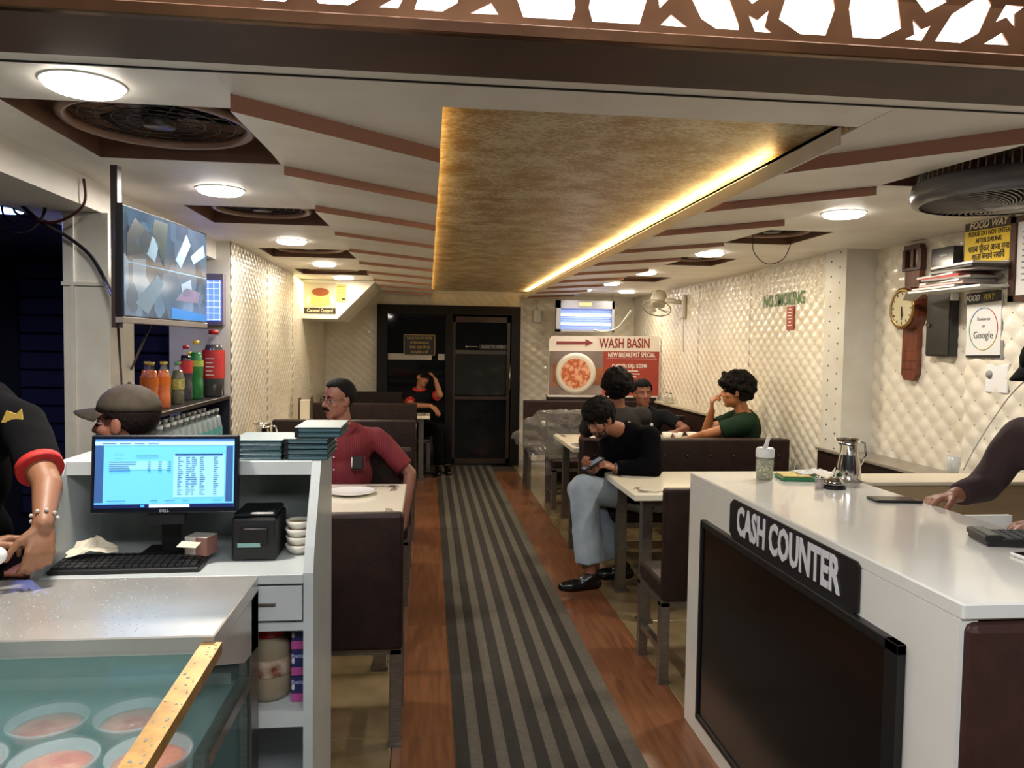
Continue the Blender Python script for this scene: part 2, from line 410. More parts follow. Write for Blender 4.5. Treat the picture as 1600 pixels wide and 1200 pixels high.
spl([(-2.2,2.214),(3.2,2.214),(3.2,2.40),(-2.2,2.40)])
for h in holes: spl(h)
me=evald(bpy.data.objects.new('c',cu))
me.transform(Matrix.Translation((0,1.66,0))@Matrix.Rotation(PI/2,4,'X')); link('cut_out_sheet',me,M('copper_cut_sheet','#8a6348',.25,.75,n=(4,'#6a4833'),bump=(5,.3)),beam)
B().box(-2.2,3.2,1.70,1.71,2.235,2.42).obj('light_panel',M('backlight_white','#fff4ea',.5,emit=2.6),beam)
B().box(-2.2,3.2,1.64,1.95,2.40,2.5).obj('housing',copd,beam)
struct(B().box(-4.3,3.2,-1.6,1.64,2.55,2.6).obj('ceiling_front',ceil_m))
struct(B().box(3.1,3.2,-1.6,1,0,2.6).obj('wall_front_right',wall_p))
# downlights
dl=None
emd=M('downlight_diffuser','#fff6ea',.4,emit=14)
for i,(x,y) in enumerate(LL+LR):
    nm=['nearest big round ceiling light over the display case','round ceiling light between the first and second dark recesses on the left','round ceiling light before the third recess on the left','round ceiling light before the fourth recess on the left','round ceiling light above the caramel pudding box',
      'nearest round ceiling light on the right, before the clock','round ceiling light after the wired dark recess on the right','third round ceiling light on the right','fourth round ceiling light on the right','small round ceiling light in the far right corner above the wall fan','round ceiling light over the insect killer'][i]
    if dl is None:
        dl=thing('downlight',nm,'light',(x,y,ZC),'round ceiling downlights')
        B().lathe([(0,-.001),(.094,-.001),(.092,-.014),(.08,-.02),(0,-.022)],(x,y,ZC),28).obj('diffuser',emd,dl)
        B().lathe([(.095,-.001),(.096,-.004),(.103,-.004),(.107,0)],(x,y,ZC),28).obj('rim',white_pl,dl)
    else: dup(dl,(x,y,ZC),label=nm)
t=thing('downlight','round blue ceiling light in the dark service room at the left edge','light',(-1.98,3.84,2.15))
B().lathe([(0,-.008),(.09,-.006),(.09,0),(0,0)],(-1.98,3.84,2.15),24).obj('diffuser',M('blue_diffuser','#bfd0ff',.4,emit=7,ecol='#8fa8ff'),t)
# recess wells with fans
def recess(x0,x1,ya_,yb_,label,first=False,n_=0):
    b=B(); z=ZC+.095
    b.box(x0,x1,ya_,yb_,z,z+.02)
    b.box(x0,x0+.004,ya_,yb_,ZC+.002,z).box(x1-.004,x1,ya_,yb_,ZC+.002,z).box(x0,x1,ya_,ya_+.004,ZC+.002,z).box(x0,x1,yb_-.004,yb_,ZC+.002,z)
    w_=b.obj('fan_well',dark_m,ce)
    cx,cy=(x0+x1)/2,(ya_+yb_)/2; rad=min(x1-x0,yb_-ya_)*.44
    t=thing('cabin_fan',label,'fan',(cx,cy,ZC+.02),'round fans set in the dark ceiling recesses')
    B().tube([(cx+rad*math.cos(a*PI/14),cy+rad*math.sin(a*PI/14),ZC+.045) for a in range(28)],.018,8,True).obj('ring',M('fan_ring_brown','#8a6a56',.35),t)
    g_=B()
    for kk in range(1,6): g_.tube([(cx+rad*kk/6*math.cos(a*PI/12),cy+rad*kk/6*math.sin(a*PI/12),ZC+.045) for a in range(24)],.0022,4,True)
    for a in range(12): g_.cone((cx,cy,ZC+.047),(cx+rad*math.cos(a*PI/6),cy+rad*math.sin(a*PI/6),ZC+.047),.002,n=4)
    g_.obj('grille',M('fan_grille_dark','#2b2523',.4),t)
    B().lathe([(0,.03),(.05,.03),(.055,.05),(.055,.1),(0,.1)],(cx,cy,ZC),16).obj('motor',M('fan_motor','#241d1b',.4),t)
    for a in range(3):
        Mx=Matrix.Translation((cx,cy,ZC+.075))@Matrix.Rotation(a*2*PI/3+.4,4,'Z')@Matrix.Rotation(.35,4,'X')
        B().box(.045,rad*.92,-.045,.045,-.002,.002,bv=.001,M_=Mx).obj('blade',M('fan_blade_dark','#3b302b',.4),t)
nm=['nearest recessed','second recessed','third recessed','fourth recessed']
for i,(a,b) in enumerate(RECL): recess(-1.2,-.555,a,b,nm[i]+' dark round fan in the left ceiling')
for i,(a,b) in enumerate(RECR):
    if i: recess(1.78,2.26,a,b,nm[i]+' dark round fan in the right ceiling')
b=B(); z=ZC+.12; b.box(1.78,2.26,2.28,2.94,z,z+.02).box(1.78,1.784,2.28,2.94,ZC+.002,z).box(1.78,2.26,2.936,2.94,ZC+.002,z).box(2.256,2.26,2.28,2.94,ZC+.002,z); b.obj('fan_well',dark_m,ce)

# ================================================================== FLOOR RUNNER
def striped():
    m=bpy.data.materials.new('runner_weave'); return m
b=B(); n0=.12; b.box(n0-.002,.826,.3,9.92,0,.005)
b.mi=1
for kk in range(7): b.box(n0+.0985*kk,n0+.0985*kk+.052,.3,9.92,.0045,.0062)
o=b.obj('runner',[M('runner_grey','#5d574c',.85,n=(40,'#544e44'),bump=(300,.4)),M('runner_dark','#2b251f',.9,n=(40,'#241f1a'),bump=(300,.4))])
tag(o,'long grey and dark brown striped runner down the middle of the aisle','runner')
# ================================================================== DOOR
d=struct(thing('door_1',None,None,(.27,YB,0)))
b=B(); b.box(-.646,-.516,9.9,10.06,0,1.955).box(1.075,1.19,9.9,10.06,0,1.955).box(-.646,1.19,9.9,10.06,1.955,2.068).box(.225,.32,9.92,10.02,0,1.955)
b.obj('frame',dark_w,d)
gl_d=M('dark_glass','#1a1f22',.04,alpha=.35,spec=.6)
b=B(); b.box(-.516,.225,9.96,9.968,0.05,1.955); b.obj('pane',gl_d,d)
b=B(); b.box(.35,1.02,9.945,9.953,.08,1.86); b.obj('pane',gl_d,d)
br_=M('door_leaf_brown','#3a261c',.35,n=(5,'#2a1a13'))
b=B(); b.box(.31,.352,9.93,9.97,.03,1.93).box(1.02,1.06,9.93,9.97,.03,1.93).box(.31,1.06,9.93,9.97,1.86,1.93).box(.31,1.06,9.93,9.97,.03,.09).box(.352,1.02,9.935,9.968,.86,.9); b.obj('door_leaf',br_,d)
B().cone((1.06,9.9,.98),(1.06,9.9,1.32),.008).box(1.052,1.068,9.9,9.935,1.0,1.02).box(1.052,1.068,9.9,9.935,1.28,1.3).obj('handle',chrome,d)
b=B()
for z in (.95,1.06,1.17): b.box(-.5,.22,9.975,9.99,z,z+.07,bv=.008)
b.obj('cross_board',dark_w,d)
B().box(.352,1.02,9.955,9.966,.92,1.45).obj('frosted_film',M('frosted_grey','#50524e',.6),d)
B().box(-.51,.05,9.955,9.962,1.365,1.445).box(.13,.215,9.955,9.962,1.365,1.445).box(.352,1.02,9.955,9.962,1.45,1.50).obj('white_band',M('white_film','#b8b4ac',.5,n=(3,'#a8a49c')),d)
rm=B(); rm.box(-2.2,2.6,11.4,11.5,0,2.6).box(-2.3,-2.2,10.1,11.5,0,2.6).box(2.6,2.7,10.1,11.5,0,2.6).box(-2.2,2.6,10.1,11.5,2.3,2.4)
struct(rm.obj('wall_beyond_door',M('far_room_wall','#3b3b36',.7)))
struct(B().box(-2.2,2.6,10.1,11.5,-.02,0).obj('floor_beyond_door',M('far_room_floor','#4d5250',.4)))
t=thing('floor_bucket','dark red low container on the floor behind the glass of the sliding door','container',(.75,10.75,0))
B().lathe([(0,0),(.15,0),(.19,.13),(.18,.13),(.14,.01),(0,.01)],(.75,10.75,0),20).obj('tub_body',M('dull_red','#7c3a34',.5),t)
def sign(name,label,x0,x1,y,z0,z1,m_,cat='sign',border=None,th=.006):
    t=thing(name,label,cat,((x0+x1)/2,y,z0)); B().box(x0,x1,y-th,y,z0,z1,bv=.001).obj('board',m_,t)
    if border:
        b=B(); w_=.008
        b.box(x0,x1,y-th-.002,y-th,z0,z0+w_).box(x0,x1,y-th-.002,y-th,z1-w_,z1).box(x0,x0+w_,y-th-.002,y-th,z0,z1).box(x1-w_,x1,y-th-.002,y-th,z0,z1); b.obj('border',border,t)
    return t
t=sign('door_notice','black notice with gold lettering on the left glass pane of the door','black' and -.309,.092,9.952,1.425,1.69,black_m,border=goldtxt)
for i,(s_,sz) in enumerate([('PLEASE DO NOT ENTER',.042),('AFTER DRINKING',.042),('कृपया शराब पीने के',.05),('बाद प्रवेश न करें',.05)]):
    text(s_,sz,(-.108,9.944,1.645-.06*i),(1,0,0),(0,0,1),goldtxt,t,sx=.72,bold=.012)
t=sign('slide_notice','black strip reading slide to open across the sliding glass door',.66,1.02,9.94,1.51,1.575,black_m)
text('SLIDE TO OPEN',.05,(.84,9.932,1.543),(1,0,0),(0,0,1),M('print_grey','#8d877a',.5),t,sx=.85,bold=.02)
b=B(); b.box(.5,.64,9.936,9.94,1.538,1.55).prism([(.5,1.525),(.5,1.563),(.475,1.544)],'y',9.936,9.94); b.obj('arrow',M('print_grey','#8d877a',.5),t)
# ================================================================== BENCHES AND TABLES
def bench(label,x0,x1,yb,dr,top=.92,group=None,name='bench_seat',z0=.40,depth=.44):
    t=thing(name,label,'bench',((x0+x1)/2,yb,0),group)
    ya_,yb2=(yb,yb+.06) if dr>0 else (yb-.06,yb)
    bb=B().box(x0,x1,ya_,yb2,z0,top,bv=.014,seg=2).obj('backrest',leather,t)
    tb=B()
    nx=max(2,int((x1-x0)/.16))
    yf=yb2 if dr>0 else ya_
    for i in range(nx):
        for j in range(2): tb.ell((x0+(i+.5)*(x1-x0)/nx,yf,top-.12-.16*j),(.011,.005,.011),sub=1)
    tb.obj('tuft_button',M('button_brown','#22130f',.4),bb)['kind']='stuff'
    s0,s1=(yb+.05,yb+depth) if dr>0 else (yb-depth,yb-.05)
    B().box(x0+.01,x1-.01,s0,s1,.40,.475,bv=.016,seg=2).obj('seat_cushion',leather,t)
    B().box(x0+.005,x1-.005,s0,s1,.365,.40).obj('seat_rail',steel,t)
    for lx in (x0+.005,x1-.05):
        for ly in (s0 if dr>0 else s0,s1-.045): B().box(lx,lx+.045,ly,ly+.045,0.012,.385,bv=.002).box(lx-.002,lx+.047,ly-.002,ly+.047,0,.014).obj('leg',steel,t)
    for lx in (x0+.01,x1-.04): B().box(lx,lx+.03,s0+.03,s1-.03,.14,.17).obj('stretcher',steel,t)
    return t
def swirl(b,cx,cy,z,r_,a0,turns=1.2,w_=.004,sg=1):
    pts=[]
    for i in range(15):
        q=i/14; a=a0+sg*q*turns*2*PI; rad=r_*(1-q*.82); pts.append((cx+rad*math.cos(a),cy+rad*math.sin(a)))
    for i in range(14):
        p,q=V(pts[i]),V(pts[i+1]); d=(q-p).normalized(); n_=V((-d.y,d.x))*w_*(1-.5*abs(i/7-1))
        b.quad((p.x-n_.x,p.y-n_.y,z),(q.x-n_.x,q.y-n_.y,z),(q.x+n_.x,q.y+n_.y,z),(p.x+n_.x,p.y+n_.y,z))
flor=M('floral_print_brown','#4a2018',.4)
def table(label,x0,x1,y0,y1,group=None,corner=None):
    t=thing('dining_table',label,'table',((x0+x1)/2,(y0+y1)/2,0),group)
    B().box(x0,x1,y0,y1,.713,.75,bv=.004).obj('tabletop',cream_m,t)
    for (cx,cy,sx_,sy_) in ((x0,y0,1,1),(x1,y0,-1,1),(x0,y1,1,-1),(x1,y1,-1,-1)):
        b=B()
        for i in range(6):
            swirl(b,cx+sx_*(.07+.035*i),cy+sy_*(.07+.012*(i%2)),.7508,.022-.001*i,i*1.3,sg=(-1)**i,w_=.0045)
            if i<4: swirl(b,cx+sx_*(.06+.012*(i%2)),cy+sy_*(.10+.035*i),.7508,.02,i*1.9,sg=-(-1)**i,w_=.0045)
        swirl(b,cx+sx_*.075,cy+sy_*.08,.7509,.034,0,1.6,.006)
        b.obj('floral_print',flor,t,fix=False)
    for lx in (x0+.07,x1-.13):
        for ly in (y0+.08,y1-.14): B().box(lx,lx+.06,ly,ly+.06,.015,.713,bv=.002).box(lx-.01,lx+.07,ly-.01,ly+.07,0,.02).obj('leg',steel,t)
    for ly in (y0+.1,y1-.13): B().box(x0+.09,x1-.09,ly,ly+.03,.66,.713).obj('apron',steel,t)
    return t
GL='dark brown benches along the left wall'; GR='dark brown benches on the right side'
bench('dark brown bench nearest on the left, its back to the white desk',-.84,-.085,2.87,1,.92,GL)
table('cream table nearest on the left with a white plate on it',-1.24,-.115,3.55,4.446,'cream dining tables')
bench('brown bench the man in the red shirt sits on',-1.2,-.10,4.98,-1,.885,GL)
bench('brown bench on the left with its back against the red shirted man’s bench',-1.2,-.10,5.0,1,.885,GL,depth=.4)
table('cream table behind the man in the red shirt',-1.24,-.125,5.6,6.03,'cream dining tables')
bench('second high brown bench on the left, pale piping along its top',-1.27,-.094,6.53,-1,.922,GL)
table('cream table on the left holding the upright napkin holder',-1.24,-.11,7.2,7.9,'cream dining tables')
bench('third brown bench on the left with tufted back, behind the red shirted man’s head',-1.27,-.11,8.47,-1,.92,GL)
table('cream table beside the young man in the black cap',-1.24,.03,8.75,9.18,'cream dining tables')
bench('last brown bench on the left, against the back wall by the door',-1.27,.045,9.86,-1,.96,GL)
bench('brown bench with steel legs in front of the cash counter’s left end',1.07,2.3,3.33,1,.92,GR)
table('cream table in front of the man looking at his phone',1.135,2.45,4.08,4.856,'cream dining tables')
bench('brown bench the man with the phone sits on',1.09,2.62,5.35,-1,.91,GR)
bench('brown bench under the two friends, back to back with the phone man’s bench',1.09,2.62,5.37,1,.905,GR)
table('cream table with food shared by the three friends',1.16,2.5,6.02,6.98,'cream dining tables')
bench('brown bench under the smiling man in black',1.8,2.6,7.6,-1,.88,GR)
t=bench('brown bench wrapped in clear plastic, right of the aisle',1.18,1.72,7.62,-1,.905,GR)
table('cream table behind the plastic wrapped bench',1.235,2.45,7.86,8.28,'cream dining tables')
bench('last brown bench on the right under the wash basin board',1.09,2.6,8.72,-1,.945,GR,depth=.4)
# plastic cover
def sheet(name,label,rows,mat,cat,wr=.012,sub=14,group=None):
    """rows: list of rows of 3D control points, bilinear; noisy folds"""
    nr=len(rows); ncn=len(rows[0]); vs=[];fs=[]; U_=sub*(ncn-1); W_=sub*(nr-1)
    for j in range(W_+1):
        a=min(j//sub,nr-2); fa=j/sub-a
        for i in range(U_+1):
            c=min(i//sub,ncn-2); fc=i/sub-c
            p=(V(rows[a][c])*(1-fc)+V(rows[a][c+1])*fc)*(1-fa)+(V(rows[a+1][c])*(1-fc)+V(rows[a+1][c+1])*fc)*fa
            nz=noise.noise_vector(p*14)*wr+noise.noise_vector(p*45)*wr*.45
            vs.append(p+nz); 
    for j in range(W_):
        for i in range(U_): a=j*(U_+1)+i; fs.append((a,a+1,a+U_+2,a+U_+1))
    me=bpy.data.meshes.new(name); me.from_pydata([tuple(v) for v in vs],[],fs)
    for p in me.polygons: p.use_smooth=True
    o=link(name,me,mat); tag(o,label,cat,group); return o
film=M('clear_plastic_film','#d8d5ce',.1,alpha=.14,spec=1,coat=1)
sheet('plastic_cover','clear crinkled plastic sheet hanging off the bench by the aisle',
 [[(1.16,7.67,.90),(1.5,7.67,.915),(1.72,7.67,.915)],[(1.14,7.53,.93),(1.45,7.53,.93),(1.73,7.53,.93)],[(.98,7.48,.86),(1.35,7.44,.75),(1.7,7.47,.72)],[(.80,7.36,.68),(1.15,7.3,.48),(1.45,7.36,.48)],[(.98,7.34,.5),(1.12,7.28,.28),(1.36,7.32,.40)]],film,'plastic sheet',.03)
# ================================================================== CASH COUNTER
ct=thing('cash_counter','white cash counter with black front panel at the lower right','counter',(1.39,2.25,0))
b=B(); b.box(1.09,1.695,1.432,3.075,1.005,1.04,bv=.004); b.obj('countertop',white_g,ct)
b=B(); b.prism([(1.44,0),(3.07,0),(3.07,1.005),(1.44,1.005)],'x',1.09,1.13); b.obj('front_face',white_g,ct)
b=B(); b.box(1.13,1.69,3.03,3.07,0,1.005).box(1.66,1.69,1.46,3.03,.0,1.005); b.obj('carcass',white_g,ct)
b=B(); b.box(1.1,1.695,1.42,1.46,0,1.0,bv=.018,seg=2); b.obj('end_panel',M('maroon_leatherette','#3f2622',.4,n=(12,'#33201d'),bump=(80,.1)),ct)
bp=B(); 
for (y0,y1,z0,z1) in((1.61,2.885,.86,.885),(1.61,2.885,.09,.115),(1.61,1.66,.09,.885),(2.865,2.885,.09,.885)): bp.box(1.068,1.092,y0,y1,z0,z1,bv=.002)
fp=bp.obj('panel_frame',black_m,ct)
B().box(1.076,1.09,1.64,2.87,.11,.87).obj('black_panel',M('black_panel_gloss','#0c090b',.18,n=(3,'#120a0c')),ct)
st=thing('counter_sign','black cash counter sign with white capital letters on the counter front','sign',(1.086,2.2,.89))
pts=[(1.80,.893),(1.80,1.01),(1.815,1.02),(2.60,1.022),(2.63,1.0),(2.63,.90),(2.61,.887),(1.82,.885)]
B().prism(pts,'x',1.083,1.089).obj('plate',black_m,st)
text('CASH COUNTER',.135,(1.0815,2.225,.953),(0,-1,0),(0,0,1),M('sign_letter','#dcdbe0',.35),st,sx=.66,bold=.03,ext=.0012)
# counter return with wooden inside
t=thing('counter_return','low tan wooden return joining the cash counter to the right wall','counter',(2.2,2.8,0))
B().box(1.70,2.77,2.80,2.83,0,1.03).obj('panel',M('tan_laminate','#b39a76',.4,n=(4,'#a58c68',(.6,6,6))),t)
B().box(1.70,2.77,2.79,3.0,1.03,1.045,bv=.003).obj('top_board',M('cream_edge','#d8cbb2',.3),t)
t=thing('till_drawer','white open till drawer under the cashier’s hands','drawer',(1.85,2.2,.9))
B().box(1.70,2.1,1.75,2.55,.90,.93).box(1.70,2.1,2.53,2.55,.93,.97).obj('tray',white_pl,t)
# ledges
t=thing('wall_ledge','dark brown ledge with grey top along the near right wall','ledge',(2.85,4.5,0))
B().box(2.69,2.90,3.715,5.03,0,.872).obj('front_board',leather,t); B().box(2.675,2.90,3.71,5.035,.872,.892,bv=.003).obj('grey_top',M('grey_stone_top','#8f8678',.3,n=(9,'#7f766a')),t)
t=thing('wall_ledge','long brown ledge with pale top behind the friends’ table','ledge',(2.6,8,0))
B().box(2.64,2.70,6.4,8.66,0,.925).obj('front_board',leather,t); B().box(2.62,2.70,6.4,8.68,.925,.95,bv=.003).obj('pale_top',M('pale_top','#b5aa96',.35),t)
t=thing('wall_ledge','brown box ledge with white top holding the wash basin board','ledge',(1.95,8.8,0))
B().box(1.385,2.66,8.735,8.9,0,.98).obj('front_board',leather,t); B().box(1.375,2.67,8.725,8.92,.98,1.0,bv=.003).obj('white_top',wall_p,t)
# ================================================================== POS DESK
DK=thing('billing_desk','white billing desk with curved side panels and an open shelf','desk',(-.7,2.4,0))
def side(x0,x1):
    pr=[(2.2,0),(2.2,.90),(2.225,.97),(2.27,1.05),(2.315,1.12),(2.34,1.16),(2.36,1.195),(2.62,1.195),(2.62,0)]
    o=B().prism(pr,'x',x0,x1).obj('side_panel',white_d,DK); return o
side(-.345,-.318); side(-1.075,-1.048)
B().box(-1.048,-.345,2.19,2.62,.872,.90,bv=.002).obj('desktop',white_d,DK)
B().box(-1.048,-.345,2.36,2.63,1.178,1.196,bv=.002).box(-1.048,-.345,2.36,2.372,1.155,1.18).obj('hood',white_d,DK)
B().box(-1.048,-.345,2.595,2.61,.90,1.178).obj('back_panel',M('grey_laminate','#7d8481',.25,n=(4,'#6b736f')),DK)
B().box(-1.048,-.345,2.60,2.62,0,.872).obj('lower_back',white_d,DK)
dw=B().box(-.56,-.348,2.196,2.212,.765,.865,bv=.002).obj('drawer',white_d,DK)
B().box(-.47,-.42,2.186,2.196,.812,.818).obj('pull',steel,dw)
for za,zb in((.735,.757),(.455,.50),(.03,.06)): B().box(-1.048,-.345,2.2,2.6,za,zb).obj('shelf',white_d,DK)
B().box(-.575,-.56,2.2,2.6,.5,.735).obj('divider',white_d,DK)
# jar and boxes on shelf
t=thing('plastic_jar','clear plastic jar with red lid and dark contents inside the desk shelf','jar',(-.462,2.32,.50))
jm=M('jar_plastic','#b9a98c',.15,alpha=.55)
B().lathe([(0,0),(.058,0),(.066,.02),(.066,.07),(.062,.075),(.066,.08),(.066,.12),(.062,.125),(.064,.13),(.060,.165),(.048,.185),(.048,.19)],(-.462,2.32,.50),20).obj('jar_body',jm,t)
B().lathe([(0,.03),(.056,.03),(.06,.12),(0,.128)],(-.462,2.32,.50),16).obj('contents',M('jar_contents','#4f2b1c',.7,n=(40,'#7b5a3e')),t)
B().lathe([(.054,.188),(.056,.19),(.056,.215),(.05,.222),(0,.222)],(-.462,2.32,.50),20).obj('lid',M('red_lid','#9a1f1c',.35),t)
B().lathe([(.0668,.075),(.0668,.125)],(-.462,2.32,.50),20).obj('label_band',M('jar_label','#c9b9a0',.5,n=(20,'#6a2a18')),t)
bx=M('navy_card','#23265c',.5); pk_=M('magenta_card','#b04a8c',.5)
lbb=['bottom','middle','top']
for i in range(3):
    z=.50+.078*i; t=thing('glove_box','navy and pink glove carton, %s of the stack in the desk'%lbb[i],'box',(-.36,2.3,z),'stack of glove cartons')
    B().box(-.388,-.347,2.26,2.5,z+.001,z+.076,bv=.001).obj('carton',bx,t)
    B().box(-.388,-.347,2.258,2.26,z+.002,z+.026).obj('pink_band',pk_,t)
    text('Premium',.017,(-.366,2.2575,z+.06),(1,0,0),(0,0,1),M('pale_print','#aab4d8',.5),t,sx=.7,bold=.02)
    B().ell((-.383,2.258,z+.045),(.006,.001,.012),sub=1).obj('glove_picture',M('glove_white','#c8c6cc',.6),t)
# monitor
MN=thing('monitor','wide black computer monitor showing a billing screen on the white desk','monitor',(-.78,2.42,.9))
Mx=Matrix.Translation((-.755,2.312,1.168))@Matrix.Rotation(.03,4,'Z')@Matrix.Rotation(-.10,4,'X')
mw_,mh=.192,.099
B().box(-mw_-.012,mw_+.012,0,.022,-mh-.016,mh+.012,bv=.004,M_=Mx).obj('bezel',M('monitor_black','#0d1020',.3),MN)
def scr(name,x0,x1,z0,z1,col,e=1,y=-.001,par=MN,Mm=Mx): 
    return B().box(x0,x1,y-.0005,y,z0,z1,M_=Mm).obj(name,M('scr_'+col,col,.4,emit=e,spec=.1),par)
SC=B().box(-mw_,mw_,-.001,0,-mh,mh,M_=Mx).obj('screen',M('scr_base','#62b8f5',.35,emit=.55),MN)
def sb2(items,col,e,y,name): 
    b=B()
    for (x0,x1,z0,z1) in items: b.box(x0*mw_,x1*mw_,y-.0006,y,z0*mh,z1*mh,M_=Mx)
    return b.obj(name,M('scr_'+col,col,.4,emit=e),MN)
sb2([(-1,1,.93,1)],'#3f6fae',.6,-.0012,'title_bar'); sb2([(-1,1,.82,.93)],'#a8dcff',.5,-.0012,'menu_bar')
sb2([(-1,-.88,-.84,.82)],'#35588f',.4,-.0012,'side_strip'); sb2([(.88,.98,-.84,.8)],'#35588f',.4,-.0012,'side_strip'); sb2([(-1,1,-1,-.89)],'#0c1c50',.4,-.0014,'task_bar')
sb2([(-.22,.36,-.99,-.9)],'#b8d6f0',.7,-.002,'search_box')
sb2([(-.34,-.29,-.98,-.91)],'#2e8fe0',1,-.002,'start_icon')
sb2([(.12,.86,-.7,.56)],'#8ecbf4',.5,-.0014,'list_panel'); sb2([(.14,.83,.52,.57)],'#1b3f78',.4,-.002,'list_header')
sb2([(-.80,.05,.12,.36)],'#86cbf8',.5,-.0014,'item_panel')
rows=[]
rnd=random.Random(3)
for r_ in range(19):
    z=.47-r_*.06
    for cx in(.18,.3,.38,.5,.7): rows.append((cx,cx+.03+.05*rnd.random(),z-.012,z+.006))
for r_ in range(5):
    z=.34-.065*r_; rows+= [(-.8,-.8+.2+.2*rnd.random(),z-.012,z+.008),(-.25,-.21,z-.012,z+.008),(-.1,-.05,z-.012,z+.008),(.03,.08,z-.012,z+.008)]
rows+=[(-.82,-.56,-.80,-.785),(-.2,-.1,-.8,-.785),(0,.15,-.8,-.785),(.25,.35,-.8,-.785),(.7,.82,-.8,-.785),(-.42,-.1,.5,.52),(-.73,-.6,.44,.445),(-.73,-.6,.60,.605),(-.9,-.7,.865,.885),(-.66,-.5,.865,.885),(-.45,-.3,.865,.885),(-.25,-.1,.865,.885)]
sb2(rows,'#2d5a86',.3,-.0022,'text_rows')['kind']='stuff'
text('DELL',.012,Mx@V((0,-.002,-mh-.009)),Mx.to_3x3()@V((1,0,0)),Mx.to_3x3()@V((0,0,1)),M('badge_grey','#8a8c96',.4),MN,bold=.02)
B().box(-.05,.05,.022,.05,-.15,.02,M_=Mx).box(-.86,-.70,2.40,2.5,.90,.912,bv=.004).box(-.805,-.755,2.43,2.455,.91,1.08).obj('stand',black_m,MN)
# keyboard
t=thing('keyboard','black keyboard lying in front of the monitor','keyboard',(-.84,2.3,.9))
Kx=Matrix.Translation((-.855,2.285,.902))@Matrix.Rotation(.03,4,'Z')@Matrix.Rotation(.06,4,'X')
B().box(-.185,.215,-.065,.065,0,.016,bv=.003,M_=Kx).obj('case',black_m,t)
b=B()
for j in range(5):
    for i in range(20): b.box(-.178+.0193*i,-.178+.0193*i+.016,-.058+.0235*j,-.058+.0235*j+.019,.016,.023,bv=0,M_=Kx)
kb=b.obj('key',M('key_black','#1c1c1f',.4),t); kb['kind']='stuff'
# receipts
def crumple(name,label,c,sz,mat,cat='paper',seed=1,h=.3,n_=9,rz=0):
    rd=random.Random(seed); vs=[];fs=[]
    for j in range(n_+1):
        for i in range(n_+1):
            u,v=i/n_-.5,j/n_-.5; x,y=u*sz[0],v*sz[1]
            x,y=x*math.cos(rz)-y*math.sin(rz),x*math.sin(rz)+y*math.cos(rz)
            z=.003+sz[2]*max(0,(1-1.6*math.hypot(u,v)))*(.6+rd.random()*.8)+rd.random()*sz[2]*.12
            vs.append((c[0]+x+rd.uniform(-1,1)*sz[0]*.03,c[1]+y+rd.uniform(-1,1)*sz[1]*.03,c[2]+z))
    for j in range(n_):
        for i in range(n_): a=j*(n_+1)+i; fs.append((a,a+1,a+n_+2,a+n_+1))
    me=bpy.data.meshes.new(name); me.from_pydata(vs,[],fs); o=link(name,me,mat); tag(o,label,cat); return o
pap=M('paper_cream','#d9cfb8',.7)
crumple('paper_receipts','crumpled cream receipts lying on the keyboard under the monitor',(-.965,2.33,.93),(.13,.07,.045),pap,seed=4,rz=.3)
t=thing('small_carton','small open white and brown carton behind the keyboard','box',(-.66,2.36,.9))
Bx=Matrix.Translation((-.665,2.345,.903))@Matrix.Rotation(-.25,4,'Z')
B().box(-.035,.035,-.03,.03,.02,.075,bv=.001,M_=Bx).obj('carton',M('carton_white','#c9c3b8',.6),t)
B().box(.0,.0355,-.0305,.03,.021,.074,M_=Bx).obj('carton_print',M('carton_brown','#8a6258',.6),t)
B().box(-.03,.03,-.06,-.03,.078,.08,M_=Bx@Matrix.Rotation(.3,4,'X')).obj('flap',pap,t)
# printer
t=thing('receipt_printer','black receipt printer on the desk right of the monitor','printer',(-.505,2.42,.9))
B().box(-.575,-.445,2.33,2.50,.902,1.03,bv=.008,seg=2).obj('housing',black_m,t)
B().box(-.57,-.45,2.34,2.49,1.03,1.045,bv=.005).obj('lid',M('printer_lid','#1b1d20',.3),t)
B().box(-.55,-.47,2.322,2.332,.95,1.0,bv=.001).obj('paper_slot',black_g,t)
B().box(-.555,-.49,2.320,2.329,.945,.957).obj('status_strip',M('strip_teal','#7fa7a0',.4),t)
t=None
for i in range(4):
    z=.902+.025*i; lab=['bottom','second','third','top'][i]
    q=thing('small_bowl','small white bowl, %s of the stack beside the printer'%lab,'bowl',(-.393,2.42,z),'stack of small white bowls')
    B().lathe([(0,.002),(.026,0),(.036,.012),(.042,.028),(.038,.028),(.032,.012),(0,.008)],(-.393+.002*(i%2),2.42,z),24).obj('bowl_body',M('melamine','#ddd8cc',.25),q)
    if i in(2,3): B().lathe([(0,.012),(.025,.017),(.033,.02)],(-.393,2.42,z),12).obj('seed_mix',M('mukhwas','#7b5b43',.8,n=(60,'#b9a06c')),q)
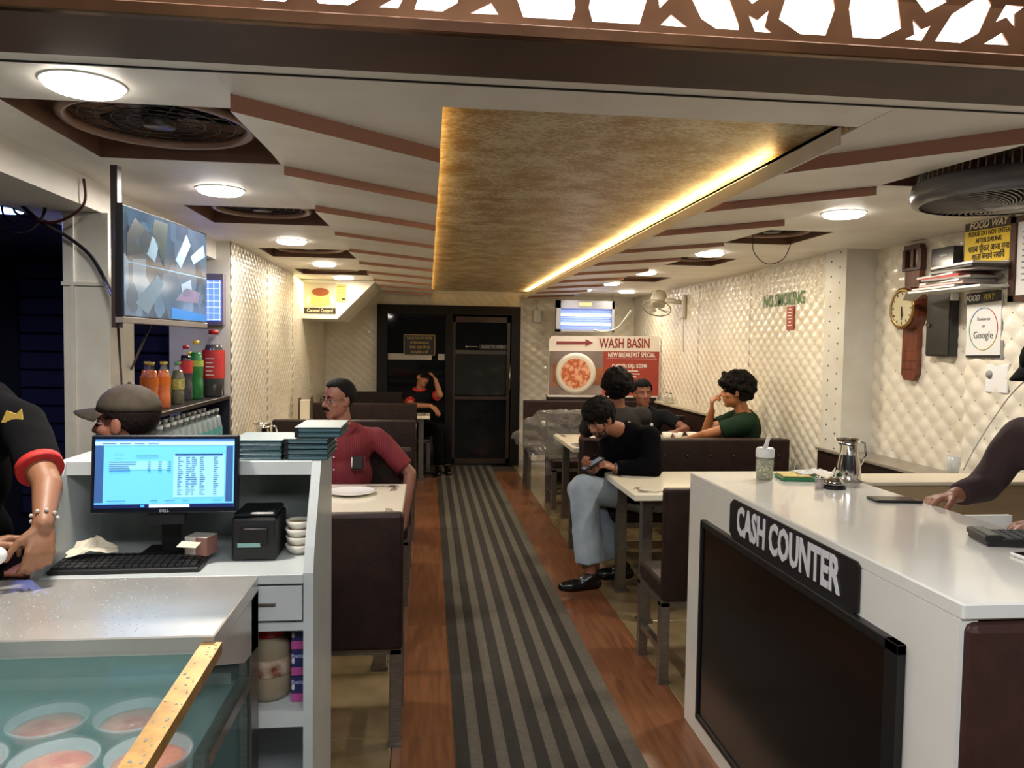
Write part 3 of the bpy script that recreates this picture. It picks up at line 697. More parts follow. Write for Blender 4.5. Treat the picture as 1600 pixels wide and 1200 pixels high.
# menus
teal=M('menu_teal','#1d3a42',.35,n=(10,'#234a52')); pg=M('menu_page','#5f7a82',.5)
def menu(x0,x1,y0,y1,z,label,rz=0,light=False):
    t=thing('menu_book',label,'menu',((x0+x1)/2,(y0+y1)/2,z),'teal menu books stacked on the desk hood')
    cx,cy=(x0+x1)/2,(y0+y1)/2; Mm=Matrix.Translation((cx,cy,z))@Matrix.Rotation(rz,4,'Z'); hx,hy=(x1-x0)/2,(y1-y0)/2
    B().box(-hx,hx,-hy,hy,.0,.004,bv=.001,M_=Mm).box(-hx,hx,-hy,hy,.010,.014,bv=.001,M_=Mm).obj('cover',teal,t)
    B().box(-hx+.004,hx-.004,-hy+.002,hy-.004,.004,.010,M_=Mm).obj('pages',pg,t)
    B().box(-hx+.001,-hx+.012,-hy-.001,-hy+.012,-.0005,.0145,M_=Mm).obj('metal_corner',chrome,t)
    if light: B().box(-hx,hx,-hy,hy,.0142,.0152,M_=Mm).obj('pale_cover',M('menu_pale','#74878a',.4),t)
nmL=['bottom','second','third','top']
for i in range(4): menu(-.592,-.438,2.375,2.60,1.197+.0148*i,'teal menu book, %s of the left pile on the hood'%nmL[i],rz=.01*(i%2),light=i==3)
nmR=['bottom','second','third','fourth']
for i in range(4): menu(-.430,-.30,2.375,2.61,1.197+.0165*i,'teal menu book, %s of the right pile on the hood'%nmR[i],rz=-.01*(i%2),light=i==3)
for i in range(2): menu(-.40,-.262,2.375,2.61,1.266+.0155*i,'teal menu book, %s resting on top of the right pile'%['one from the top','topmost with pale cover'][i],rz=.0,light=i==1)
# ================================================================== DISPLAY CASE
CS=thing('display_case','stainless steel chilled display case with glass top at the lower left','display case',(-1.1,1.6,0))
ss=M('stainless_top','#d8d4ce',.32,.6,n=(3,'#c4bfb8'),bump=(150,.05))
B().box(-1.9,-.466,1.737,2.185,.857,.90,bv=.003).obj('top_slab',ss,CS)
b=B(); b.prism([(1.74,.857),(2.185,.857),(2.185,.70),(2.02,.72),(1.74,.83)],'x',-.474,-.466); b.obj('side_plate',ss,CS)
B().box(-.50,-.466,2.10,2.185,.05,.86,bv=.002).box(-.5,-.466,.80,.84,.05,.8).obj('post',steel,CS)
B().box(-.50,-.466,.84,2.10,.30,.34).box(-.50,-.466,1.7,2.1,.62,.65).obj('rail',steel,CS)
tealg=M('teal_glass','#9fd0cc',.04,alpha=.10,spec=.5)
b=B(); b.prism([(.80,.815),(1.74,.862),(1.74,.867),(.80,.82)],'x',-1.9,-.49); b.obj('top_glass',tealg,CS)
B().box(-.478,-.472,.84,2.10,.34,.83).obj('side_glass',tealg,CS)
B().box(-1.9,-.49,.80,.806,.30,.815).obj('front_glass',tealg,CS)
b=B(); b.prism([(.79,.812),(1.735,.860),(1.735,.886),(.79,.838)],'x',-.492,-.448); gr_=b.obj('gold_rail',M('gold_angle','#b58d4c',.34,.6,n=(30,'#97713a')),CS)
drp=M('water_drop','#e8eef0',.03,trans=.6,ior=1.33); b=B(); rd=random.Random(5)
for i in range(60):
    y=rd.uniform(.9,1.72); z=.886-(1.735-y)*.0508; b.ell((rd.uniform(-.488,-.452),y,z),(rd.uniform(.0015,.004),rd.uniform(.002,.006),.0015),sub=1)
for i in range(260):
    x=rd.uniform(-1.05,-.62); y=rd.uniform(1.76,2.17); b.ell((x,y,.9005),(rd.uniform(.001,.004),rd.uniform(.001,.003),.0012),sub=1)
q=b.obj('droplet',drp,CS); q['kind']='stuff'
inn=M('case_interior','#5c7070',.4,n=(3,'#435656'))
B().box(-1.9,-.5,2.14,2.16,.05,.857).box(-1.9,-.5,.82,2.14,.28,.30).box(-1.92,-1.9,.8,2.18,.05,.86).obj('inner_lining',inn,CS)
B().box(-1.9,-.5,.80,2.18,.05,.28).obj('base_cabinet',ss,CS)
B().box(-1.88,-.502,1.30,2.12,.622,.63).obj('glass_shelf',M('shelf_glass','#9fc9c9',.08,alpha=.5),CS)
B().box(-1.88,-.52,1.3,1.31,.63,.66).box(-1.88,-.52,2.1,2.11,.63,.66).obj('tray_rim',ss,CS)
cont=M('pink_dessert','#cf5533',.35,n=(14,'#e08a6a',(1,1,1),.1),bump=(60,.4))
frost=M('frosted_tub','#c7d0d4',.3,alpha=.4); wrap=M('cling_film','#dfe6ea',.1,alpha=.09,spec=.8)
tb=None; tl=['film covered pink dessert tub in the case, back row left','film covered pink dessert tub in the case, back row right','film covered pink dessert tub in the case, front row left','film covered pink dessert tub in the case, front row middle','film covered pink dessert tub in the case, behind the gold rail']
for i,(x,y) in enumerate([(-.815,1.735),(-.64,1.745),(-.90,1.565),(-.725,1.565),(-.55,1.575)]):
    if tb is None:
        tb=thing('dessert_tub',tl[0],'dessert tub',(x,y,.632),'pink dessert tubs in the display case')
        B().lathe([(0,0),(.06,0),(.076,.085),(.082,.088),(.082,.094),(.075,.093),(.058,.006),(0,.006)],(x,y,.632),24).obj('tub_cup',frost,tb)
        B().lathe([(0,.008),(.057,.008),(.07,.074),(.045,.083),(0,.087)],(x,y,.632),24).obj('dessert',cont,tb)
        b=B(); n2=28; rd=random.Random(2)
        b.lathe([(.084,.08),(.086,.095),(.074,.104),(.05,.099),(.025,.102),(0,.098)],(x,y,.632),n2)
        for v in b.bm.verts: v.co.z+=rd.uniform(-.003,.003); 
        b.obj('cling_wrap',wrap,tb)
    else: dup(tb,(x,y,.632),rz=i*.9,label=tl[i])

# ================================================================== LEFT WALL: TV, SHELF, BOTTLES
TV=thing('television','flat television showing camera pictures, hung on the left beside the white pillar','television',(-1.12,3.35,1.62))
a=V((-1.115,2.97,0)); b_=V((-1.03,3.74,0)); L_=(b_-a).length; ux=(b_-a).normalized(); nn=V((ux.y,-ux.x,0))
Tx=Matrix((ux,-nn,V((0,0,1)))).transposed().to_4x4(); Tx.translation=V(((a.x+b_.x)/2,(a.y+b_.y)/2,1.845))
B().box(-L_/2,L_/2,0,.03,-.21,.21,bv=.004,M_=Tx).obj('casing',M('tv_black','#141418',.35),TV)
B().box(-L_/2,L_/2,-.003,.03,-.228,-.205,bv=.002,M_=Tx).obj('lower_bezel',M('tv_silver','#8d8580',.3,.4),TV)
B().box(-.2,.2,.03,.12,-.15,.15,M_=Tx).obj('back_box',black_m,TV)
def cctv():
    m=bpy.data.materials.new('cctv_screen'); m.use_nodes=True; nt=m.node_tree; b=nt.nodes['Principled BSDF']
    tc=nt.nodes.new('ShaderNodeTexCoord'); vo=nt.nodes.new('ShaderNodeTexVoronoi'); vo.inputs['Scale'].default_value=7; vo.feature='F1'; vo.distance='MANHATTAN'
    nt.links.new(tc.outputs['Object'],vo.inputs['Vector'])
    no=nt.nodes.new('ShaderNodeTexNoise'); no.inputs['Scale'].default_value=5; nt.links.new(tc.outputs['Object'],no.inputs[0])
    mx=nt.nodes.new('ShaderNodeMix'); mx.data_type='RGBA'; mx.inputs[0].default_value=.5
    nt.links.new(vo.outputs['Color'],mx.inputs[6]); nt.links.new(no.outputs[0],mx.inputs[7])
    bw=nt.nodes.new('ShaderNodeRGBToBW'); nt.links.new(mx.outputs[2],bw.inputs[0])
    cr=nt.nodes.new('ShaderNodeValToRGB'); e=cr.color_ramp.elements; e[0].position=.28; e[1].position=.72
    e[0].color=lin('#34454f'); e[1].color=lin('#86a8c4'); x=e.new(.5); x.color=lin('#5f7f99')
    nt.links.new(bw.outputs[0],cr.inputs[0]); nt.links.new(cr.outputs[0],b.inputs['Emission Color']); b.inputs['Emission Strength'].default_value=.5
    b.inputs['Base Color'].default_value=(.01,.01,.015,1); b.inputs['Roughness'].default_value=.12
    return m
B().box(-L_/2+.008,L_/2-.008,-.002,0,-.2,.202,M_=Tx).obj('screen',cctv(),TV)
B().box(-L_/2+.01,L_/2-.01,-.003,-.002,-.002,.0015,M_=Tx).obj('picture_divider',M('divider_blue','#6d93b5',.4,emit=.5),TV)
pc=[('#2d3b44',[(-.36,.02),(-.2,.05),(-.16,.12),(-.3,.17),(-.36,.1)]),('#7893a8',[(-.3,.08),(-.14,.02),(-.1,.1),(-.22,.14)]),('#2a3a3c',[(-.06,.01),(-.02,.19),(-.14,.19),(-.16,.14)]),
 ('#6c8192',[(.05,.05),(.16,.17),(.2,.13),(.1,.02)]),('#6f8799',[(.2,.08),(.34,.15),(.36,.1),(.23,.05)]),('#667d8f',[(-.3,-.15),(-.12,-.03),(-.06,-.06),(-.2,-.19)]),('#6c6580',[(.05,-.12),(.15,-.06),(.3,-.07),(.28,-.12)]),('#7c8fa2',[(.1,-.05),(.2,-.02),(.22,-.09),(.12,-.1)]),('#2f77c0',[(.01,-.15),(.37,-.17),(.37,-.198),(.01,-.198)])]
for c_,poly in pc:
    b=B(); b.prism(poly,'y',-.0035,-.003)
    for v in b.bm.verts: v.co=Tx@v.co
    b.obj('picture_shape',M('tvp'+c_,c_,.4,emit=.28),TV)
b=B(); b.box(-1.175,-1.15,3.02,3.06,1.6,2.2).tube([(-1.16,3.04,1.62),(-1.36,3.6,1.35)],.005).tube([(-1.13,3.3,1.62),(-1.37,3.74,1.42)],.005); b.obj('bracket',M('bracket_dark','#2e2521',.4),TV)
def cable(name,label,pts,r_,mat):
    P=[V(p) for p in pts]; out=[]
    for i in range(len(P)-1):
        p0=P[max(i-1,0)];p1=P[i];p2=P[i+1];p3=P[min(i+2,len(P)-1)]
        for k in range(6):
            t=k/6; out.append(.5*((2*p1)+(-p0+p2)*t+(2*p0-5*p1+4*p2-p3)*t*t+(-p0+3*p1-3*p2+p3)*t**3))
    out.append(P[-1]); return tag(B().tube(out,r_,6).obj(name,mat),label,'cable')
ck=M('cable_black','#17171c',.4)
cable('cable','thick black cable curving across the white pillar to the television',[(-1.72,3.42,2.145),(-1.60,3.4,2.04),(-1.5,3.42,1.98),(-1.40,3.40,1.90),(-1.30,3.30,1.78),(-1.17,3.05,1.70)],.008,ck)
cable('cable','red and black wires drooping from the beam above the pillar',[(-1.385,3.3,2.2),(-1.38,3.3,2.12),(-1.42,3.32,2.07),(-1.52,3.35,2.03),(-1.62,3.4,2.05),(-1.70,3.42,2.13)],.006,M('cable_brown','#4a211c',.4))
for i in range(3): cable('cable','tangled black wire loop hanging under the blue ceiling, %s'%['lowest','middle','highest'][i],[(-1.85+.05*i,3.5,2.15),(-1.80+.04*i,3.45,2.03+.025*i),(-1.68+.03*i,3.42,1.99+.03*i),(-1.60,3.42,2.06),(-1.58,3.42,2.15)],.005,ck)
# UV killer on wall end
t=thing('insect_killer','blue glowing insect killer with grid on the left wall end behind the television','insect killer',(-1.42,5.27,1.7))
B().box(-1.56,-1.335,5.23,5.295,1.66,2.0,bv=.004).obj('housing',M('grey_housing','#77707a',.4),t)
B().box(-1.545,-1.35,5.222,5.23,1.69,1.955).obj('glow_panel',M('uv_blue','#4f6cff',.5,emit=1.5),t)
for i in range(7): B().cone((-1.545,5.216,1.70+.04*i),(-1.35,5.216,1.70+.04*i),.002,n=6).obj('grid_bar',M('grid_white','#c8d4ff',.4,emit=.8),t)
for i in range(6): B().cone((-1.54+.037*i,5.214,1.69),(-1.54+.037*i,5.214,1.955),.002,n=6).obj('grid_bar',M('grid_white','#c8d4ff'),t)
# shelf
t=thing('drinks_shelf','dark shelf unit with soft drinks on top between pillar and quilted wall','shelf',(-1.46,4.55,0))
sm=M('shelf_dark','#2b211f',.4)
B().box(-1.62,-1.31,3.80,5.29,1.175,1.20,bv=.003).obj('top_board',sm,t)
B().box(-1.62,-1.31,5.265,5.29,0,1.175).obj('side_board',M('shelf_side_navy','#1b1c30',.4),t); B().box(-1.62,-1.31,3.80,3.825,0,1.175).obj('side_board',sm,t)
B().box(-1.62,-1.31,3.82,5.27,.80,.825).obj('lower_board',sm,t)
def bottle(name,label,x,y,z,h,r_,liq,cap,level=.8,lab=None,clear='#dfe8ea',group=None,waist=True):
    t=thing(name,label,'bottle',(x,y,z),group); s_=h
    pr=[(0,0),(r_*.8,0),(r_,.03*s_),(r_,.28*s_),(r_*(.88 if waist else 1),.36*s_),(r_,.44*s_),(r_,.62*s_),(r_*.8,.74*s_),(r_*.42,.86*s_),(r_*.36,.94*s_)]
    B().lathe(pr,(x,y,z),16).obj('bottle_body',M('pet_'+clear,clear,.06,alpha=.08,spec=.6),t)
    lp=[(a*.95,b) for a,b in pr if b<=level*s_]; lp+= [(lp[-1][0]*.9,level*s_),(0,level*s_)]
    lp[0]=(0,.004); 
    B().lathe(lp,(x,y,z),16).obj('drink',liq,t)
    B().lathe([(0,.935*s_),(r_*.46,.935*s_),(r_*.46,s_),(0,s_)],(x,y,z),12).obj('cap',cap,t)
    if lab: B().lathe([(r_*1.02,lab[1]*s_),(r_*1.02,lab[2]*s_)],(x,y,z),16).obj('label_band',lab[0],t)
    return t
orange=M('orange_drink','#ef7a18',.3,coat=.3); ylc=M('yellow_cap','#cfae3a',.4); grc=M('green_cap','#4f8f45',.4); rdc=M('red_cap','#a81e25',.4)
cola=M('cola','#1d0d0b',.15,coat=.5); green=M('green_drink','#1f7a3a',.2,coat=.5); amber=M('amber_drink','#5e5a2c',.2,coat=.4)
rl=M('red_label','#b8262a',.4,n=(18,'#c43a36')); ol=M('orange_label','#e2741c',.4); yl=M('lime_label','#9fb24a',.4); ml=M('speckled_label','#7d8040',.4,n=(60,'#c7b968'))
for i,(x,y) in enumerate([(-1.405,4.10),(-1.455,4.19),(-1.385,4.22)]): bottle('soft_drink_bottle','orange soft drink bottle with yellow cap, %s of three on the shelf'%['leftmost','middle','rightmost'][i],x,y,1.2,.245,.036,orange,ylc,.82,(ol,.5,.68),group='orange drink bottles')
for i,(x,y) in enumerate([(-1.45,4.42),(-1.48,4.54),(-1.40,4.50),(-1.44,4.64)]): bottle('soft_drink_bottle','amber drink bottle with green cap, %s from the left of the four'%['first','second','third','fourth'][i],x,y,1.2,.235,.034,amber,grc,.8,(ml,.35,.6),group='amber drink bottles')
bottle('cola_bottle','small cola bottle with red cap and red label beside the green bottles',-1.445,4.80,1.2,.33,.038,cola,rdc,.82,(rl,.5,.72))
bottle('lime_drink_bottle','smaller green bottle with yellow cap behind the tall green one',-1.475,4.97,1.2,.29,.034,green,ylc,.8,(yl,.45,.65),clear='#7fc48a')
bottle('lime_drink_bottle','tall green bottle with yellow cap left of the giant cola',-1.415,4.90,1.2,.36,.043,green,ylc,.8,(yl,.56,.66),clear='#7fc48a')
t=bottle('giant_cola_bottle','giant cola bottle with red cap and big red label at the shelf end',-1.372,5.13,1.2,.43,.068,cola,rdc,.78,(rl,.28,.70),waist=False)
for i in range(5): B().box(-1.372-.03,-1.372+.02-.008*(i%2),5.13-.0705,5.13-.0695,1.34+.026*i,1.345+.026*i).obj('label_print',whtxt,t)
water=M('water','#cfe0e0',.05,alpha=.35,spec=1); tl_=M('aqua_label','#5fa8a2',.4); wc=M('white_cap','#dfe6e6',.4)
rows_='front back'.split(); k=0
for j in range(2):
    for i in range(11):
        x=-1.35-.085*j; y=4.05+.105*i+.02*j
        bottle('water_bottle','clear water bottle under the drinks shelf, %s row, place %s from the pillar'%(rows_[j],['one','two','three','four','five','six','seven','eight','nine','ten','eleven'][i]),x,y,.826,.30,.038,water,wc,.85,(tl_,.45,.62),group='water bottles under the drinks shelf')
# ================================================================== PUDDING SIGN BOX, BACK WALL ITEMS
t=thing('sign_box','white slanted ceiling box with pudding poster in the back left corner','sign box',(-.93,8.6,1.8))
B().prism([(-1.305,2.215),(-.555,2.215),(-.945,1.815),(-1.305,1.815)],'y',8.2,9.4).obj('box_shell',M('sign_box_white','#e9e4d6',.35),t)
B().box(-1.285,-.96,8.194,8.2,1.868,2.185).obj('poster',M('poster_cream','#c9bfa9',.5,n=(2,'#bcb098')),t)
b=B(); Mx=Matrix.Translation((-1.115,8.19,2.0)); b.lathe([(0,0),(.145,.0)],(0,0,0),28,M_=Mx@Matrix.Diagonal((1,1,.5,1))@Matrix.Rotation(PI/2,4,'X')).obj('plate_picture',M('pic_plate','#e8dfc8',.5),t,)
b=B(); b.prism([(-1.225,1.965),(-1.20,2.10),(-1.03,2.10),(-1.005,1.965),(-1.05,1.945),(-1.115,1.938),(-1.18,1.945)],'y',8.186,8.188).obj('pudding_picture',M('pic_pudding','#d8b06a',.5),t)
b=B(); b.lathe([(0,0),(.088,0)],(0,0,0),24,M_=Matrix.Translation((-1.115,8.184,2.09))@Matrix.Diagonal((1,1,.48,1))@Matrix.Rotation(PI/2,4,'X')).obj('caramel_picture',M('pic_caramel','#8c4a22',.4),t)
B().box(-1.285,-.96,8.19,8.194,1.868,1.925).obj('caption_band',M('caption_dark','#2e2418',.5),t)
text('Caramel Custard',.05,(-1.122,8.188,1.897),(1,0,0),(0,0,1),M('caption_cream','#e8dcb0',.5),t,sx=.76,bold=.015)
B().box(-.955,-.85,8.194,8.2,1.99,2.175).obj('yellow_leaflet',M('leaflet_yellow','#d6b45a',.5),t)
for i in range(4): B().box(-.94,-.87,8.191,8.194,2.15-.03*i,2.155-.03*i).obj('leaflet_line',M('leaflet_ink','#8c6a2a',.5),t)
B().box(-.90,-.865,8.191,8.194,2.01,2.03).obj('leaflet_line',blktxt,t)
t=thing('light_strip','glowing cream light strip running beside the pudding box on the left wall','light',(-1.28,8,1.85))
B().prism([(7.7,2.21),(8.19,2.18),(8.19,1.87),(8.16,1.86)],'x',-1.298,-1.29).obj('diffuser',M('cream_glow','#fff0b0',.5,emit=1.6),t)
# wash basin board

t=thing('wash_basin_board','white and red board with arrow and food picture reading wash basin','sign',(2.04,8.75,1.0))
red_b=M('board_red','#a03a2c',.45); wht_b=M('board_white','#e6dcd4',.4)
y=8.75
B().prism([(1.385,1.0),(1.385,1.64),(1.40,1.67),(1.43,1.683),(2.64,1.70),(2.685,1.69),(2.695,1.0)],'y',y,y+.02).obj('board',wht_b,t)
B().prism([(1.39,1.0),(1.39,1.51),(2.02,1.515),(2.02,1.0)],'y',y-.002,y).obj('picture_ground',M('pic_ground','#9c8f8c',.5,n=(3,'#5b4038',(1,1,1),.3)),t)
B().prism([(2.02,1.0),(2.02,1.515),(2.69,1.52),(2.69,1.0)],'y',y-.003,y).obj('red_panel',red_b,t)
dm=M('arrow_plum','#8a3438',.4)
B().prism([(1.47,1.585),(1.47,1.622),(1.81,1.625),(1.81,1.655),(1.90,1.61),(1.81,1.565),(1.81,1.59)],'y',y-.003,y).obj('arrow',dm,t)
text('WASH BASIN',.155,(2.275,y-.004,1.605),(1,0,.014),(0,0,1),redtxt,t,sx=.66,bold=.022)
text('NEW BREAKFAST SPECIAL',.078,(2.36,y-.006,1.475),(1,0,.014),(0,0,1),whtxt,t,sx=.62,bold=.02)
B().box(2.06,2.66,y-.006,y-.003,1.43,1.433).obj('rule',whtxt,t)
text('CHICKEN KAJU KEEMA',.066,(2.335,y-.006,1.345),(1,0,.014),(0,0,1),whtxt,t,sx=.62,bold=.02)
for i,w_ in enumerate((.2,.24,.16)): B().box(2.34-w_/2,2.34+w_/2,y-.005,y-.003,1.285-.035*i,1.296-.035*i).obj('small_print',whtxt,t)
RX=Matrix.Rotation(PI/2,4,'X')
B().lathe([(0,.0),(.235,.0),(.24,.006),(.2,.008),(0,.004)],(0,0,0),32,M_=Matrix.Translation((1.70,y-.003,1.255))@RX).obj('bowl_picture',M('pic_bowl','#d8d0c2',.4),t)
B().lathe([(0,.0),(.175,.0)],(0,0,0),32,M_=Matrix.Translation((1.70,y-.012,1.255))@RX).obj('curry_picture',M('pic_curry','#b85a2e',.5,n=(22,'#e0a582',(1,1,1),.06)),t)
for xx in((1.42,1.48,1.10,1.36),(1.9,2.015,1.12,1.32)): B().box(xx[0],xx[1],y-.004,y-.002,xx[2],xx[3]).obj('bread_picture',M('pic_bread','#a06038',.5,n=(10,'#7b4428')),t)
# UV insect killer hung from the ceiling
t=thing('insect_killer','wide grey insect killer with bright white tubes above the wash basin board','insect killer',(1.9,9.3,1.74))
b=B(); b.box(1.545,1.60,9.24,9.32,1.745,2.125).box(2.235,2.265,9.24,9.32,1.745,2.125).box(1.545,2.265,9.24,9.32,2.03,2.125).box(1.545,2.265,9.24,9.32,1.745,1.775).box(1.545,2.265,9.31,9.32,1.745,2.1); b.obj('frame',M('killer_grey','#9a9ba4',.35,.3),t)
B().box(1.60,2.235,9.30,9.305,1.775,2.03).obj('reflector',M('killer_glow','#7f94d8',.4,emit=.35),t)
for z in (1.84,1.95): B().cone((1.61,9.28,z),(2.225,9.28,z),.014,n=10).obj('tube_lamp',M('killer_tube','#dfe8ff',.4,emit=2.2),t)
for i in range(9): B().cone((1.60,9.25,1.79+.028*i),(2.235,9.25,1.79+.028*i),.002,n=5).obj('grid_bar',steel,t)
B().box(1.82,1.98,9.236,9.24,2.06,2.105).obj('yellow_label',M('label_cream','#efe2a8',.5),t)
for x in(1.57,2.24): B().cone((x,9.28,2.12),(x-.0,9.28,2.22),.002,n=5).obj('hanging_wire',steel,t)
t=thing('wall_box','small white box on the back wall right of the door','wall box',(1.41,9.96,1.86))
B().box(1.36,1.46,9.92,9.975,1.87,2.04,bv=.01,seg=2).obj('casing',white_pl,t); B().cone((1.41,9.96,2.04),(1.41,9.96,2.15),.004,n=6).obj('cord',steel,t)
# wall fan
t=thing('wall_fan','white wall mounted fan tilted down in the far right corner','fan',(2.45,8.0,2.0))
cream_p=M('fan_cream','#cfc8b6',.4)
B().box(2.66,2.705,7.88,7.97,1.88,2.13,bv=.01).obj('wall_bracket',cream_p,t)
B().cone((2.66,7.93,2.05),(2.50,7.98,2.07),.025,.03).obj('arm',cream_p,t)
Fx=Matrix.Translation((2.42,8.0,1.985))@Matrix.Rotation(.35,4,'Y')@Matrix.Rotation(-.45,4,'X')
B().lathe([(0,.2),(.07,.19),(.082,.15),(.08,.05),(0,.045)],n=20,M_=Fx).obj('motor_housing',cream_p,t)
b=B(); b.tube([Fx@V((.15*math.cos(a*PI/12),.15*math.sin(a*PI/12),0)) for a in range(24)],.006,6,True); b.obj('cage_ring',M('fan_grey','#8c887c',.4),t)
b=B()
for a in range(18):
    c_,s_=math.cos(a*PI/9),math.sin(a*PI/9); b.tube([Fx@V((.03*c_,.03*s_,-.02)),Fx@V((.11*c_,.11*s_,-.018)),Fx@V((.15*c_,.15*s_,0)),Fx@V((.12*c_,.12*s_,.03))],.0015,4)
b.obj('cage',M('fan_grey','#8c887c'),t)['kind']='stuff'
for a in range(3): B().box(.02,.12,-.035,.035,-.002,.002,M_=Fx@Matrix.Rotation(a*2.094,4,'Z')@Matrix.Rotation(.4,4,'X')).obj('blade',M('blade_cream','#b9b29e',.4),t)
cable('cable','grey flexible hose bending down from behind the wall fan to the board',[(2.30,8.6,1.98),(2.22,8.65,1.85),(2.16,8.7,1.78),(2.02,8.72,1.74),(1.9,8.74,1.76)],.012,M('hose_grey','#b8b2a4',.5))
cable('cable','thin cord hanging from the wall fan bracket',[(2.69,7.92,1.88),(2.69,7.92,1.7),(2.69,7.9,1.52)],.003,M('cord_grey','#8c8474',.5))
# no smoking + tiny notice
t=thing('no_smoking_letters','green painted letters reading no smoking on the right quilted wall','sign',(2.7,5.7,1.9)); XS=2.706
text('NO SMOKING',.135,(XS,5.665,1.94),(0,-1,0),(0,0,1),M('letter_green','#4c7434',.45),t,sx=.8,bold=.02)
t=thing('price_notice','small red and white notice under the green letters','sign',(2.7,5.52,1.71))
B().box(2.70,2.706,5.47,5.58,1.71,1.885).obj('card',M('notice_red','#a4442e',.5),t)
for i,w_ in enumerate((.04,.07,.05,.06,.03,.06)): B().box(2.6985,2.70,5.525-w_/2,5.525+w_/2,1.86-.024*i,1.867-.024*i).obj('small_print',whtxt,t)
# wristwatch-shaped wall clock
t=thing('wall_clock','big wooden wall clock shaped like a wristwatch with brown strap','clock',(2.9,4.37,1.38))
cw=M('clock_brown','#7c3f26',.38,n=(8,'#5c2c1a',(4,4,.7))); cwd=M('clock_dark','#4a2216',.35)
XC=2.875; yc=4.335
def octo(cy,cz,r_): return [(cy+r_*math.cos(PI/8+i*PI/4),cz+r_*math.sin(PI/8+i*PI/4)) for i in range(8)]
B().prism([(yc-.068,1.96),(yc-.068,2.06),(yc+.068,2.06),(yc+.068,1.96)],'x',XC-.0,XC+.035).prism([(yc-.075,1.71),(yc-.068,1.96),(yc+.068,1.96),(yc+.075,1.71)],'x',XC+.002,XC+.037).obj('strap_top',cw,t)
B().prism([(yc-.075,1.95-.0),(yc-.075,1.90),(yc+.075,1.90),(yc+.075,1.95)],'x',XC-.003,XC).obj('strap_lug',cw,t)
B().prism([(yc-.07,1.42),(yc-.07,1.76),(yc+.07,1.76),(yc+.07,1.42),(yc+.04,1.385),(yc-.04,1.385)],'x',XC+.0,XC+.035).obj('strap_bottom',cw,t)
for z in (1.56,1.50,1.45): B().box(XC-.002,XC+.001,yc-.068,yc+.068,z,z+.003).obj('strap_seam',cwd,t)
b=B(); ol_=[(yc-.085,2.05),(yc-.085,2.16),(yc-.05,2.2),(yc+.05,2.2),(yc+.085,2.16),(yc+.085,2.05)]
b.box(XC-.012,XC+.03,yc-.088,yc-.062,2.05,2.17,bv=.004).box(XC-.012,XC+.03,yc+.062,yc+.088,2.05,2.17,bv=.004).box(XC-.012,XC+.03,yc-.075,yc+.075,2.165,2.195,bv=.004).box(XC-.012,XC+.03,yc-.085,yc+.085,2.04,2.06,bv=.003); b.box(XC-.006,XC+.01,yc-.014,yc+.014,2.06,2.17); b.obj('buckle',cwd,t)
B().prism(octo(yc,1.815,.135),'x',XC-.045,XC+.03).obj('case_body',cw,t)
b=B(); b.lathe([(.115,0),(.123,.012),(.112,.02),(.100,.016)],n=36,M_=Matrix.Translation((XC-.045,yc,1.815))@Matrix.Rotation(-PI/2,4,'Y')); b.obj('bezel',M('bezel_brass','#9a7a44',.3,.6),t)
B().lathe([(0,0),(.103,0)],n=36,M_=Matrix.Translation((XC-.056,yc,1.815))@Matrix.Rotation(-PI/2,4,'Y')).obj('dial',M('dial_cream','#d8cda4',.4),t)
for i in range(12):
    a=i*PI/6; Mt=Matrix.Translation((XC-.0575,yc,1.815))@Matrix.Rotation(a,4,'X'); B().box(-.001,.001,-.003,.003,.08,.096,M_=Mt).obj('hour_mark',blktxt,t)
for a,l_ in ((R(168),.05),(R(178),.07)): B().box(-.001,.001,-.0035,.0035,-.01,l_,M_=Matrix.Translation((XC-.060,yc,1.815))@Matrix.Rotation(a,4,'X')).obj('hand',blktxt,t)
# wall shelf with papers
t=thing('wall_shelf','small white shelf heaped with papers right of the clock','shelf',(2.75,3.75,1.86))
B().box(2.60,2.775,3.40,3.95,1.872,1.882).box(2.74,2.777,3.78,3.80,1.83,1.872).box(2.74,2.777,3.45,3.46,1.862,1.872).obj('shelf_board',white_pl,t)
pcs=['#d8cfc6','#c4a9a0','#e6e0d6','#8e8880','#b9483c','#dcd4cb','#9a948c','#5c5650','#e3ded6']
rd=random.Random(11)
for i in range(9):
    z=1.883+.0125*i; r_=rd.uniform(-.12,.12); Mp=Matrix.Translation((2.69+rd.uniform(-.02,.02),3.66+rd.uniform(-.09,.09),z))@Matrix.Rotation(r_,4,'Z')
    o=B().box(-.10,.085,-.17,.17,.0,.011,bv=.001,M_=Mp).obj('paper_pile',M('pap'+pcs[i],pcs[i],.6))
    tag(o,'magazine or paper file, %s from the bottom of the heap on the wall shelf'%['first','second','third','fourth','fifth','sixth','seventh','eighth','ninth'][i],'papers','papers heaped on the wall shelf')
o=sheet('loose_paper','long curling white sheet drooping off the shelf over the clock',[[(2.62,3.95,1.895),(2.74,3.95,1.895)],[(2.66,4.06,1.888),(2.77,4.06,1.888)],[(2.72,4.18,1.85),(2.80,4.18,1.85)]],M('paper_white','#d9d6d0',.6),'papers',.002,6)
